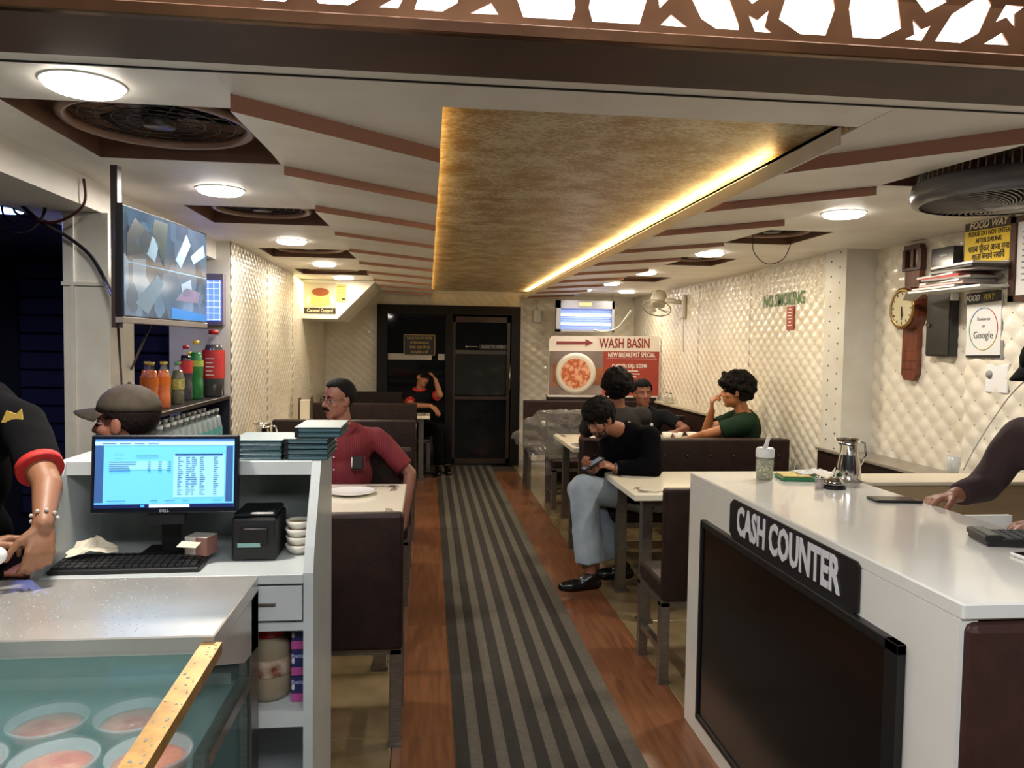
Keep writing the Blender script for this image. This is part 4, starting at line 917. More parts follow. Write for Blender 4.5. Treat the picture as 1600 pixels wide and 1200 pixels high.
# yellow sign
t=thing('yellow_notice','yellow notice with brown header in English and Hindi above the paper heap','sign',(2.77,3.6,2.0)); xs=2.768
yb_=M('notice_yellow','#d9b62c',.4); hb=M('notice_brown','#3a2a1c',.4)
B().prism([(3.735,2.017),(3.40,2.003),(3.40,2.19),(3.735,2.20)],'x',xs-.006,xs).obj('board',yb_,t)
B().prism([(3.735,2.178),(3.40,2.165),(3.40,2.212),(3.735,2.218)],'x',xs-.008,xs-.005).obj('header',hb,t)
text('FOOD WAY',.05,(xs-.009,3.57,2.197),(0,-1,-.02),(0,0,1),M('header_cream','#e5d9b4',.4),t,sx=.95,bold=.02,shear=.25)
text('PLEASE DO NOT ENTER',.034,(xs-.0075,3.565,2.153),(0,-1,-.03),(0,0,1),blktxt,t,sx=.78,bold=.01)
text('AFTER DRUNK',.034,(xs-.0075,3.565,2.118),(0,-1,-.03),(0,0,1),blktxt,t,sx=.8,bold=.01)
text('शराब पीकर आना मना',.044,(xs-.0075,3.565,2.077),(0,-1,-.03),(0,0,1),blktxt,t,sx=.8,bold=.015)
text('शाति बनाये रखिये',.044,(xs-.0075,3.565,2.037),(0,-1,-.03),(0,0,1),blktxt,t,sx=.8,bold=.015)
t=thing('black_cabinet','narrow black metal cabinet with small lock between clock and white poster','cabinet',(2.88,4.05,1.53))
B().box(2.86,2.906,3.955,4.155,1.533,1.905,bv=.002).obj('body',M('cabinet_black','#2a2926',.35,n=(6,'#211f1d')),t)
B().box(2.852,2.86,3.96,4.15,1.54,1.89,bv=.002).obj('cabinet_door',M('cabinet_black','#2a2926'),t); B().cone((2.84,4.125,1.71),(2.853,4.125,1.71),.012).obj('lock',chrome,t)
t=thing('black_box','black wall box with a shiny label behind the paper heap','wall box',(2.89,4.03,1.95))
B().box(2.85,2.906,3.94,4.13,1.95,2.14,bv=.003).obj('body',black_g,t); B().box(2.847,2.85,3.99,4.05,2.09,2.10).obj('shiny_label',whtxt,t)
# review poster
t=thing('review_poster','white poster with black header and coloured ring asking for a review','poster',(2.77,3.57,1.53)); xs=2.768
B().prism([(3.69,1.532),(3.455,1.536),(3.46,1.865),(3.703,1.856)],'x',xs-.005,xs).obj('sheet',M('poster_white','#d8d6d0',.35),t)
B().prism([(3.70,1.80),(3.46,1.81),(3.462,1.865),(3.705,1.857)],'x',xs-.008,xs-.004).obj('header',black_m,t)
B().prism([(3.69,1.53),(3.455,1.534),(3.455,1.546),(3.69,1.542)],'x',xs-.008,xs-.004).obj('footer',black_m,t)
text('FOOD',.042,(xs-.009,3.655,1.831),(0,-1,.02),(0,0,1),whtxt,t,sx=.8,bold=.02,shear=.3); text('WAY',.042,(xs-.009,3.545,1.833),(0,-1,.02),(0,0,1),M('print_yellow','#b9a23c',.4),t,sx=.8,bold=.02,shear=.3)
for i,c_ in enumerate(['#3f6fb8','#b03a34','#c9b23c','#3f8a55']):
    b=B(); pts=[]
    for k2 in range(9):
        a=(i*8+k2)/32*2*PI+.4; pts.append((xs-.006,3.575+.098*math.cos(a),1.675+.105*math.sin(a)))
    b.tube(pts,.0022,4); b.obj('ring_arc',M('arc'+c_,c_,.4),t)
text('Review us',.026,(xs-.006,3.575,1.725),(0,-1,0),(0,0,1),M('grey_ink','#6f6b66',.5),t,sx=.85); text('on',.024,(xs-.006,3.575,1.69),(0,-1,0),(0,0,1),M('grey_ink','#6f6b66',.5),t,sx=.85)
text('Google',.052,(xs-.006,3.575,1.643),(0,-1,0),(0,0,1),M('ink_dark','#4a4648',.5),t,sx=.9)
t=thing('framed_certificate','framed white certificate with dark brown frame at the right edge','picture frame',(2.77,3.3,1.81))
b=B(); b.box(2.752,2.772,3.375,3.41,1.80,2.20).box(2.752,2.772,3.05,3.41,1.80,1.828).box(2.752,2.772,3.05,3.41,2.172,2.20).box(2.752,2.772,3.05,3.08,1.80,2.2); b.obj('frame',M('frame_brown','#4a2a1e',.4),t)
B().box(2.762,2.77,3.08,3.375,1.828,2.172).obj('certificate',M('paper_white','#d9d6d0',.6),t)
for i in range(9): B().box(2.760,2.762,3.12+.01*(i%3),3.34,2.12-.028*i,2.126-.028*i).obj('print_line',M('grey_ink','#6f6b66',.5),t)
t=thing('switch_plate','grey and white switch plates on the near right wall beside the cashier','switch',(2.77,3.5,1.4))
B().box(2.765,2.777,3.44,3.52,1.52,1.62,bv=.004).obj('grey_plate',M('plate_grey','#8c8a86',.4),t); B().box(2.765,2.777,3.40,3.55,1.36,1.50,bv=.004).obj('white_plate',white_pl,t); B().lathe([(0,.01),(.018,.008),(.02,0)],n=14,M_=Matrix.Translation((2.765,3.52,1.45))@Matrix.Rotation(-PI/2,4,'Y')).obj('knob',M('plate_grey','#8c8a86'),t)
# hanging cabin fan at right (grey ring)
FZ=.045
t=thing('cabin_fan','large grey caged ceiling fan hanging from the nearest right recess','fan',(2.03,2.6,2.22)); fx,fy=2.07,2.60
gm=M('fan_ring_grey','#77777a',.3,.2)
B().lathe([(.275,2.05),(.30,2.058),(.307,2.09),(.302,2.125),(.285,2.135),(.278,2.12),(.285,2.09),(.27,2.058)],(fx,fy,FZ),44).obj('ring',gm,t)
b=B()
for i in range(72):
    a=i*2*PI/72; c_,s_=math.cos(a),math.sin(a); b.tube([(fx+.285*c_,fy+.285*s_,2.125+FZ),(fx+.28*c_,fy+.28*s_,2.17+FZ),(fx+.24*c_,fy+.24*s_,2.215+FZ)],.0022,4)
b.obj('side_grille',M('fan_wire','#9a9792',.3,.6),t)['kind']='stuff'
b=B()
for i in range(60):
    a=i*2*PI/60; pts=[]
    for q in range(6): rr_=.275-.042*q; aa=a+.13*q; pts.append((fx+rr_*math.cos(aa),fy+rr_*math.sin(aa),2.055+FZ-.004*q))
    b.tube(pts,.0024,4)
b.obj('bottom_grille',M('fan_wire','#9a9792'),t)['kind']='stuff'
B().lathe([(0,2.03),(.06,2.033),(.075,2.045),(.07,2.06),(.05,2.2),(0,2.22)],(fx,fy,FZ),24).obj('hub',gm,t)
for a in range(5): B().box(.06,.25,-.04,.04,-.002,.002,M_=Matrix.Translation((fx,fy,2.145))@Matrix.Rotation(a*1.2566,4,'Z')@Matrix.Rotation(.5,4,'X')).obj('blade',M('fan_blade_grey','#4c4a4a',.4),t)
B().cone((fx,fy,2.2),(fx,fy,2.34),.02).obj('stem',gm,t)
cable('cable','thin wire hanging in a loop from the second right ceiling recess',[(1.86,4.3,2.22),(1.88,4.32,2.12),(1.98,4.36,2.06),(2.1,4.40,2.1),(2.16,4.42,2.22)],.0025,ck)
# ================================================================== ITEMS ON THE CASH COUNTER
Z=1.0402
t=thing('spice_shaker','clear spice shaker with white spout lid on the counter’s far left corner','bottle',(1.33,2.91,Z))
c0=(1.335,2.905,Z)
B().lathe([(0,0),(.033,0),(.035,.01),(.035,.085),(.031,.095),(.0,.095)],c0,24).obj('bottle_body',M('shaker_plastic','#d5d8d0',.1,alpha=.22),t)
B().lathe([(0,.004),(.031,.004),(.032,.075),(0,.078)],c0,20).obj('spice',M('fennel_seed','#77764e',.8,n=(160,'#cfc8a0',(1,1,1),.08)),t)
B().lathe([(.033,.088),(.036,.09),(.036,.118),(.03,.126),(0,.126)],c0,24).obj('lid',white_pl,t); B().cone((1.335,2.905,Z+.125),(1.348,2.905,Z+.168),.009,.007,round1=False).obj('spout',white_pl,t)
t=thing('spice_tray','shallow green tray of yellow sweet seeds on the counter','tray',(1.47,2.90,Z))
Tm=Matrix.Translation((1.48,2.90,Z))@Matrix.Rotation(-.15,4,'Z')
B().box(-.085,.085,-.06,.06,0,.014,bv=.003,M_=Tm).obj('tray_base',M('tray_green','#2f7a4a',.35),t); B().box(-.08,.03,-.055,.055,.0141,.02,bv=.003,M_=Tm).obj('seed_mix',M('seed_yellow','#c9a23c',.7,n=(60,'#e6d48a',(1,1,1),.1)),t)
crumple('napkins','white tissues piled on the green tray',(1.55,2.93,Z+.018),(.14,.1,.016),M('tissue','#dcd9d2',.8),'tissue',seed=7)
crumple('tissue_ball','crumpled tissue beside the steel jug on the counter',(1.655,2.92,Z+.002),(.07,.07,.04),M('tissue','#dcd9d2',.8),'tissue',seed=9,h=.5)
t=thing('bill_spike','thin bill spike standing beside the green tray','bill spike',(1.50,2.98,Z))
B().cone((1.50,2.985,Z),(1.50,2.985,Z+.11),.0018,.001,n=6).obj('spike',chrome,t); B().lathe([(0,0),(.022,0),(.022,.004),(0,.006)],(1.50,2.985,Z),14).obj('foot',steel,t)
t=thing('desk_bell','chrome desk bell with black base on the counter','bell',(1.50,2.71,Z)); c0=(1.515,2.705,Z)
B().lathe([(0,0),(.042,0),(.044,.008),(.036,.012),(0,.012)],c0,24).obj('base',black_m,t); B().lathe([(.034,.014),(.036,.018),(.03,.032),(.016,.042),(0,.045)],c0,24).obj('dome',chrome,t); B().cone((1.515,2.705,Z+.045),(1.515,2.705,Z+.054),.004,round1=True).obj('button',chrome,t)
t=thing('salt_cellar','tiny clear cellar standing left of the desk bell','salt cellar',(1.455,2.69,Z))
B().lathe([(0,0),(.016,0),(.016,.034),(.014,.036),(0,.036)],(1.455,2.70,Z),16).obj('pot',M('cellar_glass','#b9a9a6',.08,alpha=.55),t); B().lathe([(0,.036),(.016,.036),(.016,.044),(0,.046)],(1.455,2.70,Z),16).obj('lid',chrome,t)
def jug(label,x,y,z,s_,rz=0):
    t=thing('steel_jug',label,'jug',(x,y,z)); pr=[(0,0),(.048,0),(.052,.01),(.050,.06),(.036,.13),(.033,.15),(.040,.178),(.043,.18),(.036,.15),(.045,.05),(0,.01)]
    b=B(); b.lathe([(a*s_,b_*s_) for a,b_ in pr],(x,y,z),28)
    for v in b.bm.verts:
        if v.co.z-z>.16*s_ and (v.co.x-x)<-.02*s_: v.co.x-=.015*s_
    b.obj('jug_body',chrome,t)
    b=B(); b.tube([(x+.036*s_,y,z+.165*s_),(x+.07*s_,y,z+.16*s_),(x+.078*s_,y,z+.11*s_),(x+.05*s_,y,z+.06*s_)],.006*s_,6); b.obj('handle',chrome,t); return t
jug('polished steel water jug at the back edge of the cash counter',1.66,2.86,Z,.93)
jug('steel water jug on the left table by the quilted wall',-1.17,5.66,.751,1.25)
def phone(name,label,x,y,rz,l_,w_,body,z=Z,cat='phone'):
    t=thing(name,label,cat,(x,y,z)); Pm=Matrix.Translation((x,y,z))@Matrix.Rotation(rz,4,'Z')
    B().box(-l_/2,l_/2,-w_/2,w_/2,0.0003,.009,bv=.003,seg=2,M_=Pm).obj('phone_body',body,t); B().box(-l_/2+.006,l_/2-.006,-w_/2+.004,w_/2-.004,.009,.0096,M_=Pm).obj('screen',black_g,t); return t
phone('mobile_phone','black phone lying on the counter near the cashier’s left hand',1.60,2.46,-.12,.16,.078,black_m)
phone('mobile_phone','white edged phone at the right edge of the counter top',1.55,1.74,.0,.155,.075,white_pl)
t=thing('calculator','dark desk calculator propped on the counter beside the white phone','calculator',(1.585,1.88,Z))
Cm=Matrix.Translation((1.585,1.895,Z+.004))@Matrix.Rotation(-.25,4,'Z')@Matrix.Rotation(-.06,4,'Y')
B().box(-.095,.10,-.06,.06,0,.018,bv=.004,M_=Cm).box(-.10,-.055,-.058,.058,.014,.03,bv=.003,M_=Cm).obj('case',black_m,t)
B().box(-.088,-.062,-.05,.05,.030,.031,M_=Cm).obj('display',M('lcd','#6d7468',.3),t)
b=B()
for i in range(6):
    for j in range(5): b.box(-.045+.023*i,-.045+.023*i+.017,-.052+.021*j,-.052+.021*j+.016,.018,.023,M_=Cm)
b.obj('key',M('key_grey','#4b4d50',.4),t)['kind']='stuff'
# table things
t=thing('dinner_plate','white oval plate on the nearest left table','plate',(-.40,4.15,.751)); b=B(); b.lathe([(0,.003),(.07,0),(.125,.014),(.13,.02),(.12,.017),(.07,.006),(0,.006)],(-.40,4.15,.751),36); b.obj('plate_body',M('melamine_white','#e9e6e0',.15),t)
t=thing('napkin_holder','tall steel napkin holder on the left table by the quilted wall','napkin holder',(-1.16,7.55,.751))
B().box(-1.225,-1.22,7.48,7.62,.751,1.03).box(-1.11,-1.105,7.48,7.62,.751,1.04).box(-1.225,-1.105,7.48,7.62,.751,.756).obj('steel_case',steel,t); B().box(-1.21,-1.12,7.49,7.61,.76,1.01).obj('napkin_stack',M('napkin_white','#d8cdb8',.7),t)
def tumbler(name,label,x,y,z,h=.09,r_=.033,liq=None,group=None):
    t=thing(name,label,'glass',(x,y,z),group); B().lathe([(0,.004),(r_*.75,0),(r_,h),(r_*.93,h),(r_*.7,.006),(0,.008)],(x,y,z),18).obj('glass_body',M('tumbler_glass','#d9e2e2',.05,alpha=.4,spec=1),t)
    if liq: B().lathe([(0,.009),(r_*.68,.009),(r_*.85,h*.6),(0,h*.6)],(x,y,z),14).obj('drink',liq,t)
tumbler('glass_tumbler','glass of amber drink in front of the smiling man',1.98,6.72,.751,.13,.045,M('tea','#8a6038',.3))
t=thing('food_plate','plate of pale flat bread in front of the smiling man','plate',(1.80,6.55,.751))
B().lathe([(0,0),(.09,0),(.13,.012),(0,.006)],(1.82,6.6,.751),24).obj('plate_body',M('melamine_white','#e9e6e0',.15),t)
for i in range(4): B().lathe([(0,.0),(.12,.002),(.115,.016),(0,.02)],(1.82+.02*(i%2),6.6,.762+.02*i),20).obj('flat_bread',M('bread','#c9a24e',.7,n=(20,'#b58a3a')),t)
for i,x in enumerate((2.15,2.25,2.38)): 
    q=thing('small_dish','small white dish of the friends’ meal, %s'%['left of the green shirted man’s elbow','beside his elbow','behind his arm at the right'][i],'dish',(x,6.7,.751)); B().lathe([(0,0),(.03,0),(.05,.05),(.045,.05),(.028,.008),(0,.008)],(x,6.7,.751),18).obj('dish_body',M('melamine_white','#e9e6e0'),q)
t=phone('menu_card','pale folded card on the corner of the friends’ table',1.30,6.2,.4,.2,.14,M('pale_blue_card','#a9b2bb',.5),.751,'menu')
for i,(x,y) in enumerate([(2.66,8.33),(2.655,8.18)]): bottle('sauce_bottle','small glass jar with black lid on the far ledge, %s of two'%['left','right'][i],x,y,.951,.12,.033,M('clear_sauce','#b7b09c',.3),black_m,.7)
tumbler('water_tumbler','clear tumbler at the near end of the grey topped ledge',2.80,3.80,.893,.11,.035)

# ================================================================== PEOPLE
def remesh(bld,name,vox,smooth,mat,parent):
    me=bpy.data.meshes.new('tmp'); bld.bm.to_mesh(me); bld.bm.free()
    o=bpy.data.objects.new('tmp',me)
    r_=o.modifiers.new('r','REMESH'); r_.mode='VOXEL'; r_.voxel_size=vox; r_.use_smooth_shade=True
    if smooth: q=o.modifiers.new('s','SMOOTH'); q.factor=.5; q.iterations=smooth
    m2=evald(o); bpy.data.meshes.remove(me); m2.name=name
    for p in m2.polygons: p.use_smooth=True
    return link(name,m2,mat,parent)
def seg(b,p,q,r0,r1=None,r1f=True,r0f=True,n=14): b.cone(p,q,r0,r1,n=n,round0=r0f,round1=r1f)
SKIN={}
def skin(c): return M('skin_'+c,c,.5,n=(9,c,),bump=(120,.06))
FL=[(.040,.025,.020),(.045,.028,.021),(.041,.026,.020),(.032,.020,.018)]
def hand(b,w_,fwd,back,thumb_side,curl=(.5,.5,.5,.5),s_=1.0,tc=.4,spread=.06):
    """w_ wrist, fwd to the knuckles, back = normal of the back of the hand, thumb_side +1/-1 along lat=fwd x back"""
    w_=V(w_); fwd=V(fwd).normalized(); back=V(back); back=(back-fwd*back.dot(fwd)).normalized(); lat=fwd.cross(back)*thumb_side
    if s_!=1: pass
    for i in range(4):
        off=(.030-.0195*i)*s_
        k=w_+fwd*(.086-.004*abs(i-1))*s_+lat*off-back*.001*i
        seg(b,w_+lat*off*.5,k,.014*s_,.0105*s_,n=10)
        d=(fwd+lat*spread*(1.5-i)).normalized(); a=0; p=k
        for j in range(3):
            a+=curl[i]*(.75,1.0,.7)[j]; dd=(d*math.cos(a)-back*math.sin(a)); q=p+dd*FL[i][j]*s_
            seg(b,p,q,(.0095-.0008*j)*s_,(.0088-.0009*j)*s_,n=10); p=q
    t0=w_+fwd*.022*s_+lat*.020*s_; d=(fwd*.62+lat*.72-back*.25*tc).normalized()
    t1=t0+d*.042*s_; d2=(d+fwd*.4-back*tc-lat*tc*.5).normalized(); t2=t1+d2*.032*s_; d3=(d2+fwd*.2-back*tc*.7-lat*tc*.5).normalized(); t3=t2+d3*.025*s_
    seg(b,t0,t1,.015*s_,.0115*s_,n=10); seg(b,t1,t2,.0112*s_,.010*s_,n=10); seg(b,t2,t3,.010*s_,.0085*s_,n=10)
    mm=Matrix((fwd,lat,back)).transposed().to_4x4(); mm.translation=w_+fwd*.048*s_; b.ell((0,0,0),(.046*s_,.037*s_,.014*s_),mm)
def headM(c,yaw,pitch=0,roll=0): return Matrix.Translation(V(c))@Matrix.Rotation(yaw,4,'Z')@Matrix.Rotation(pitch,4,'X')@Matrix.Rotation(roll,4,'Y')
def head(b,Mh,s_=1.0,jaw=1.0,nose=1.0):
    Ms=Mh@Matrix.Scale(s_,4)
    def E(c,r_,sub=3): b.ell(c,r_,Ms,sub)
    def Sg(p,q,r0,r1): seg(b,Ms@V(p),Ms@V(q),r0*s_,r1*s_)
    E((0,-.014,.037),(.074,.093,.083)); E((0,.014,-.035),(.058*jaw,.071,.078)); E((0,.056,-.088),(.025*jaw,.022,.022)); 
    E((0,.035,-.062),(.045*jaw,.045,.04))
    Sg((-.032,.071,.022),(.032,.071,.022),.010,.010)
    Sg((0,.078,.012),(0,.100*1,-.024),.0075*nose,.0115*nose); E((.0125,.089,-.028),.0082*nose,2); E((-.0125,.089,-.028),.0082*nose,2)
    for x in(-1,1):
        E((x*.037,.050,-.022),(.022,.026,.022)); E((x*.077,-.008,-.005),(.009,.019,.031),2); E((x*.074,.004,-.022),(.009,.010,.012),2)
    E((0,.078,-.052),(.022,.012,.008),2); E((0,.075,-.066),(.018,.012,.008),2)
def face_parts(par,Mh,s_,hairc,brow=True,moust=False,beard=None,lipc='#6e3a30',smile=False,brow_t=1.0,eyes=True):
    Ms=Mh@Matrix.Scale(s_,4)
    for x in(-1,1):
        if eyes:
            o=B().ell((x*.031,.0655,.003),(.0125,.0105,.0085),Ms).obj('eye',M('eye_white','#cfc7bd',.2),par); B().ell((x*.031,.0735,.003),(.0055,.0042,.0055),Ms).obj('iris',M('iris_dark','#1c100c',.15),o)
            B().ell((x*.031,.0650,.0085),(.0145,.0125,.0065),Ms).obj('eyelid',par_skin[0],par)
        if brow:
            b=B(); b.tube([Ms@V((x*.012,.0815,.021)),Ms@V((x*.028,.0815,.0265)),Ms@V((x*.046,.072,.021))],[.0035*s_*brow_t,.0036*s_*brow_t,.0015*s_],6); b.obj('eyebrow',hairc,par)
    b=B()
    dz=.004 if smile else 0
    b.tube([Ms@V((-.024,.0775,-.058+dz)),Ms@V((-.010,.0885,-.0585)),Ms@V((0,.090,-.0600)),Ms@V((.010,.0885,-.0585)),Ms@V((.024,.0775,-.058+dz))],[.001,.0042*s_,.0035*s_,.0042*s_,.001],6)
    b.obj('lips',M('lips_'+lipc,lipc,.4),par)
    if smile:
        b=B(); b.tube([Ms@V((-.018,.0835,-.0585)),Ms@V((0,.0935,-.0612)),Ms@V((.018,.0835,-.0585))],[.001,.0022,.001],6); b.obj('teeth',M('teeth','#c9c1b2',.3),par)
    if moust:
        b=B()
        for x in(-1,1): b.tube([Ms@V((0,.094,-.043)),Ms@V((x*.014,.092,-.045)),Ms@V((x*.028,.079,-.055))],[.0055*s_,.0062*s_,.002],8)
        b.obj('moustache',hairc,par)
    if beard:
        b=B(); rd=random.Random(3)
        for i in range(170):
            a=rd.uniform(-1.35,1.35); h=rd.uniform(-.11,-.045 if abs(a)<.9 else .0)
            if abs(a)<.35 and h>-.075: continue
            y=.014+.073*math.cos(a)*math.sqrt(max(.05,1-((h+.035)/.085)**2)); x=.060*math.sin(a)*math.sqrt(max(.05,1-((h+.035)/.085)**2))
            b.ell((x,y,h),.0065,Ms,1)
        for x in(-1,1): seg(b,Ms@V((0,.094,-.044)),Ms@V((x*.022,.083,-.052)),.004,.003)
        remesh(b,'beard',.0042,2,beard,par)
def hair(par,Mh,s_,mat,vol=.0,curl=0,front=.066,side=.012,back=-.05,seed=1,n_=330,r_=.0155,fringe=0,vox=.006,sm=2,recede=0,top=9):
    Ms=Mh@Matrix.Scale(s_,4); b=B(); rd=random.Random(seed)
    for i in range(n_):
        z=1-2*(i+.5)/n_; a=i*2.399963; q=math.sqrt(1-z*z); n=V((q*math.cos(a),q*math.sin(a),z))
        p=V((n.x*(.074+vol),n.y*(.093+vol)-.014,n.z*(.083+vol)+.037))
        lim= front if p.y>.03 else (side if p.y>-.035 else back)
        if p.y>.03: lim=front+recede*min(1,abs(p.x)/.04)
        elif p.y>0: lim=side+(front-side)*.5
        if p.z<lim or p.z>top: continue
        p+=V([rd.uniform(-1,1)*curl for _ in range(3)])
        b.ell(p,r_*(1+rd.uniform(-.15,.5)*(1 if curl else .1)),Ms,1)
    b.ell((0,-.014,.045),(.070+vol,.085+vol,.078+vol),Ms,3) if vol>0.004 else None
    if fringe:
        for i in range(18): b.ell((rd.uniform(-.055,.055),.078+rd.uniform(-.005,.012),front-.008+rd.uniform(-.02,.02)*fringe),.013,Ms,1)
    return remesh(b,'hair',vox,sm,mat,par)
def cap(par,Mh,s_,mat,brimmat=None,pitch=.0):
    Ms=Mh@Matrix.Scale(s_,4)@Matrix.Rotation(pitch,4,'X'); vs=[];
    b=B()
    prof=[(math.cos(t),math.sin(t)) for t in [R(a) for a in(0,15,32,50,68,84)]]
    rings=[]
    for cz,sz in prof: rings.append([b.bm.verts.new(Ms@V((.083*cz*math.cos(k*2*PI/28),-.014+.101*cz*math.sin(k*2*PI/28),.043+.083*sz))) for k in range(28)])
    top=b.bm.verts.new(Ms@V((0,-.014,.127)))
    for A,Bb in zip(rings,rings[1:]):
        for k in range(28): b.bm.faces.new((A[k],A[(k+1)%28],Bb[(k+1)%28],Bb[k])).smooth=True
    for k in range(28): b.bm.faces.new((rings[-1][k],rings[-1][(k+1)%28],top)).smooth=True
    o=b.obj('cap_crown',mat,par); m_=o.modifiers.new('s','SOLIDIFY'); m_.thickness=.004
    B().ell((0,-.014,.128),.006,Ms).obj('cap_button',mat,par)
    b=B(); g=[]
    for i in range(9):
        x=-.072+.018*i; row=[]
        y0=-.014+.101*math.sqrt(max(0,1-(x/.083)**2)); 
        for j in range(5): 
            y=y0+(.075*math.sqrt(max(0,1-(x/.078)**2)))*j/4; z=.046-.30*x*x/.07*1.2*(.5+.5*j/4)-.012*(j/4); row.append(b.bm.verts.new(Ms@V((x,y,z))))
        g.append(row)
    for i in range(8):
        for j in range(4): b.bm.faces.new((g[i][j],g[i+1][j],g[i+1][j+1],g[i][j+1])).smooth=True
    o=b.obj('cap_brim',brimmat or mat,par,fix=False); m_=o.modifiers.new('s','SOLIDIFY'); m_.thickness=.004; m_.offset=0
par_skin=[None]
def wrinkle(o,a,fa,b_,fb):
    nn_=[v.normal.copy() for v in o.data.vertices]; cs=[]
    for v,n_ in zip(o.data.vertices,nn_):
        p=v.co; cs.extend(p+n_*(a*noise.noise(p*fa)+b_*noise.noise(V((p.x*fb,p.y*fb,p.z*fb*.55)))))
    o.data.vertices.foreach_set('co',cs); o.data.update()
def shoe(par,ank,toe_dir,mat,s_=1.0,up=V((0,0,1))):
    a=V(ank); d=V(toe_dir).normalized(); b=B()
    heel=a-up*.055*s_-d*.035*s_; ball=a-up*.062*s_+d*.13*s_; toe=a-up*.064*s_+d*.185*s_
    seg(b,heel,ball,.036*s_,.042*s_); seg(b,ball,toe,.042*s_,.030*s_); seg(b,a-up*.01,a-up*.04+d*.05,.043*s_,.04*s_)
    o=remesh(b,'shoe',.009,2,mat,par)
    return o
def person(label,P,yaw,J,sk,look,vox=.007,base=None,group=None):
    """J keys: pel chest neck shL shR elL elR wrL wrR hipL hipR knL knR anL anR  (L/R = person's own). look: dict"""
    root=thing('person',label,'person',base or (J['pel'][0],J['pel'][1],0),group); J={k:V(v) for k,v in J.items()}
    sm=skin(sk); par_skin[0]=sm; s_=look.get('s',1.0); b=B()
    Mh=look['head']
    up=(J['neck']-J['pel']).normalized(); rt=(J['shR']-J['shL']).normalized(); fw=up.cross(rt); fw=-fw if False else fw
    TM=Matrix((rt,rt.cross(up)*-1,up)).transposed().to_4x4()
    def TE(c,r_): mm=TM.copy(); mm.translation=c; b.ell((0,0,0),r_,mm,3)
    TE(J['pel']+up*.03,(.145,.10,.12)); mid=J['pel'].lerp(J['neck'],.42); TE(mid,(.125,.09,.16)); ch=J['pel'].lerp(J['neck'],.76); TE(ch,(.155,.10,.155))
    seg(b,J['neck']-up*.06,Mh@V((0,-.015,-.05)),.056,.052)
    for S_ in 'LR':
        seg(b,J['neck']-up*.05,J['sh'+S_],.05,.05)
        seg(b,J['sh'+S_],J['el'+S_],.048,.038); seg(b,J['el'+S_],J['wr'+S_],.039,.026)
        seg(b,J['pel'],J['hip'+S_],.08,.08); seg(b,J['hip'+S_],J['kn'+S_],.075,.052); seg(b,J['kn'+S_],J['an'+S_],.052,.034)
        h=look.get('hand'+S_)
        if h: hand(b,J['wr'+S_],*h)
    head(b,Mh,s_,look.get('jaw',1),look.get('nose',1))
    body=remesh(b,'body',vox,look.get('sm',1),sm,root)
    # shirt
    sh=look['shirt']; b=B()
    g=look.get('girth',1.0)
    TE2=lambda c,r_:(lambda mm:(setattr(mm,'translation',c),b.ell((0,0,0),r_,mm,3)))(TM.copy())
    TE2(J['pel']+up*.05,(.165*g,.125*g,.12)); TE2(mid,(.155*g,.118*g,.17)); TE2(ch,(.178,.122,.155))
    ln=look.get('sleeve',.55); bk_=look.get('bulk',1)
    seg(b,ch,J['neck']-up*.03,.10,.066,r1f=False)
    for S_ in 'LR':
        seg(b,J['neck']-up*.055,J['sh'+S_],.062,.066)
        if ln<=1:
            e=J['sh'+S_].lerp(J['el'+S_],ln); seg(b,J['sh'+S_],e,.067*bk_,.060*bk_,r1f=False)
        else:
            e=J['el'+S_].lerp(J['wr'+S_],ln-1); seg(b,J['sh'+S_],J['el'+S_],.066*bk_,.055*bk_); seg(b,J['el'+S_],e,.055*bk_,.040*bk_,r1f=False)
    if look.get('skirt'):
        for S_ in 'LR': seg(b,J['hip'+S_]+V((0,0,.01)),J['hip'+S_].lerp(J['kn'+S_],look['skirt']),.105,.095,r1f=False)
    so=remesh(b,'shirt',.011,3,sh,root)
    wrinkle(so,.007,9,.0035,24)
    # trousers
    b=B(); tr=look['trousers']; w_=look.get('legw',1.0)
    TE2(J['pel']-up*.02,(.162*g,.125,.11))
    for S_ in 'LR':
        seg(b,J['pel'],J['hip'+S_],.095,.098); seg(b,J['hip'+S_],J['kn'+S_],.097,.070*w_); 
        e=J['kn'+S_].lerp(J['an'+S_],look.get('trl',.93)); seg(b,J['kn'+S_],e,.070*w_,.058*w_*w_,r1f=False)
    to=remesh(b,'trousers',.012,3,tr,root)
    wrinkle(to,.009,8,.004,22)
    for S_ in 'LR':
        d=look.get('toe'+S_); 
        if d: shoe(root,J['an'+S_],d,look.get('shoe',M('shoe_black','#0e0d0e',.25)))
    return root,Mh,J
HB=M('hair_black','#0a0808',.75,n=(40,'#120e0c'),bump=(120,.5),spec=.12); HD=M('hair_dark_brown','#1a1210',.7,bump=(120,.4),spec=.15)
# ---- 1 man in red striped shirt
rs=M('shirt_red','#8e2a32',.75,n=(1,'#6f1f2a'),bump=(150,.1))
def stripes(name,c1,c2,sc):
    m=bpy.data.materials.new(name); m.use_nodes=True; nt=m.node_tree; b=nt.nodes['Principled BSDF']; tc=nt.nodes.new('ShaderNodeTexCoord')
    w_=nt.nodes.new('ShaderNodeTexWave'); w_.inputs['Scale'].default_value=sc; w_.bands_direction='X'; w_.inputs['Distortion'].default_value=.6; w_.inputs['Detail Scale'].default_value=.4
    nt.links.new(tc.outputs['Object'],w_.inputs[0]); cr=nt.nodes.new('ShaderNodeValToRGB'); cr.color_ramp.elements[0].color=lin(c1); cr.color_ramp.elements[1].color=lin(c2); cr.color_ramp.elements[0].position=.45; cr.color_ramp.elements[1].position=.55
    nt.links.new(w_.outputs[0],cr.inputs[0]); nt.links.new(cr.outputs[0],b.inputs['Base Color']); b.inputs['Roughness'].default_value=.8; return m
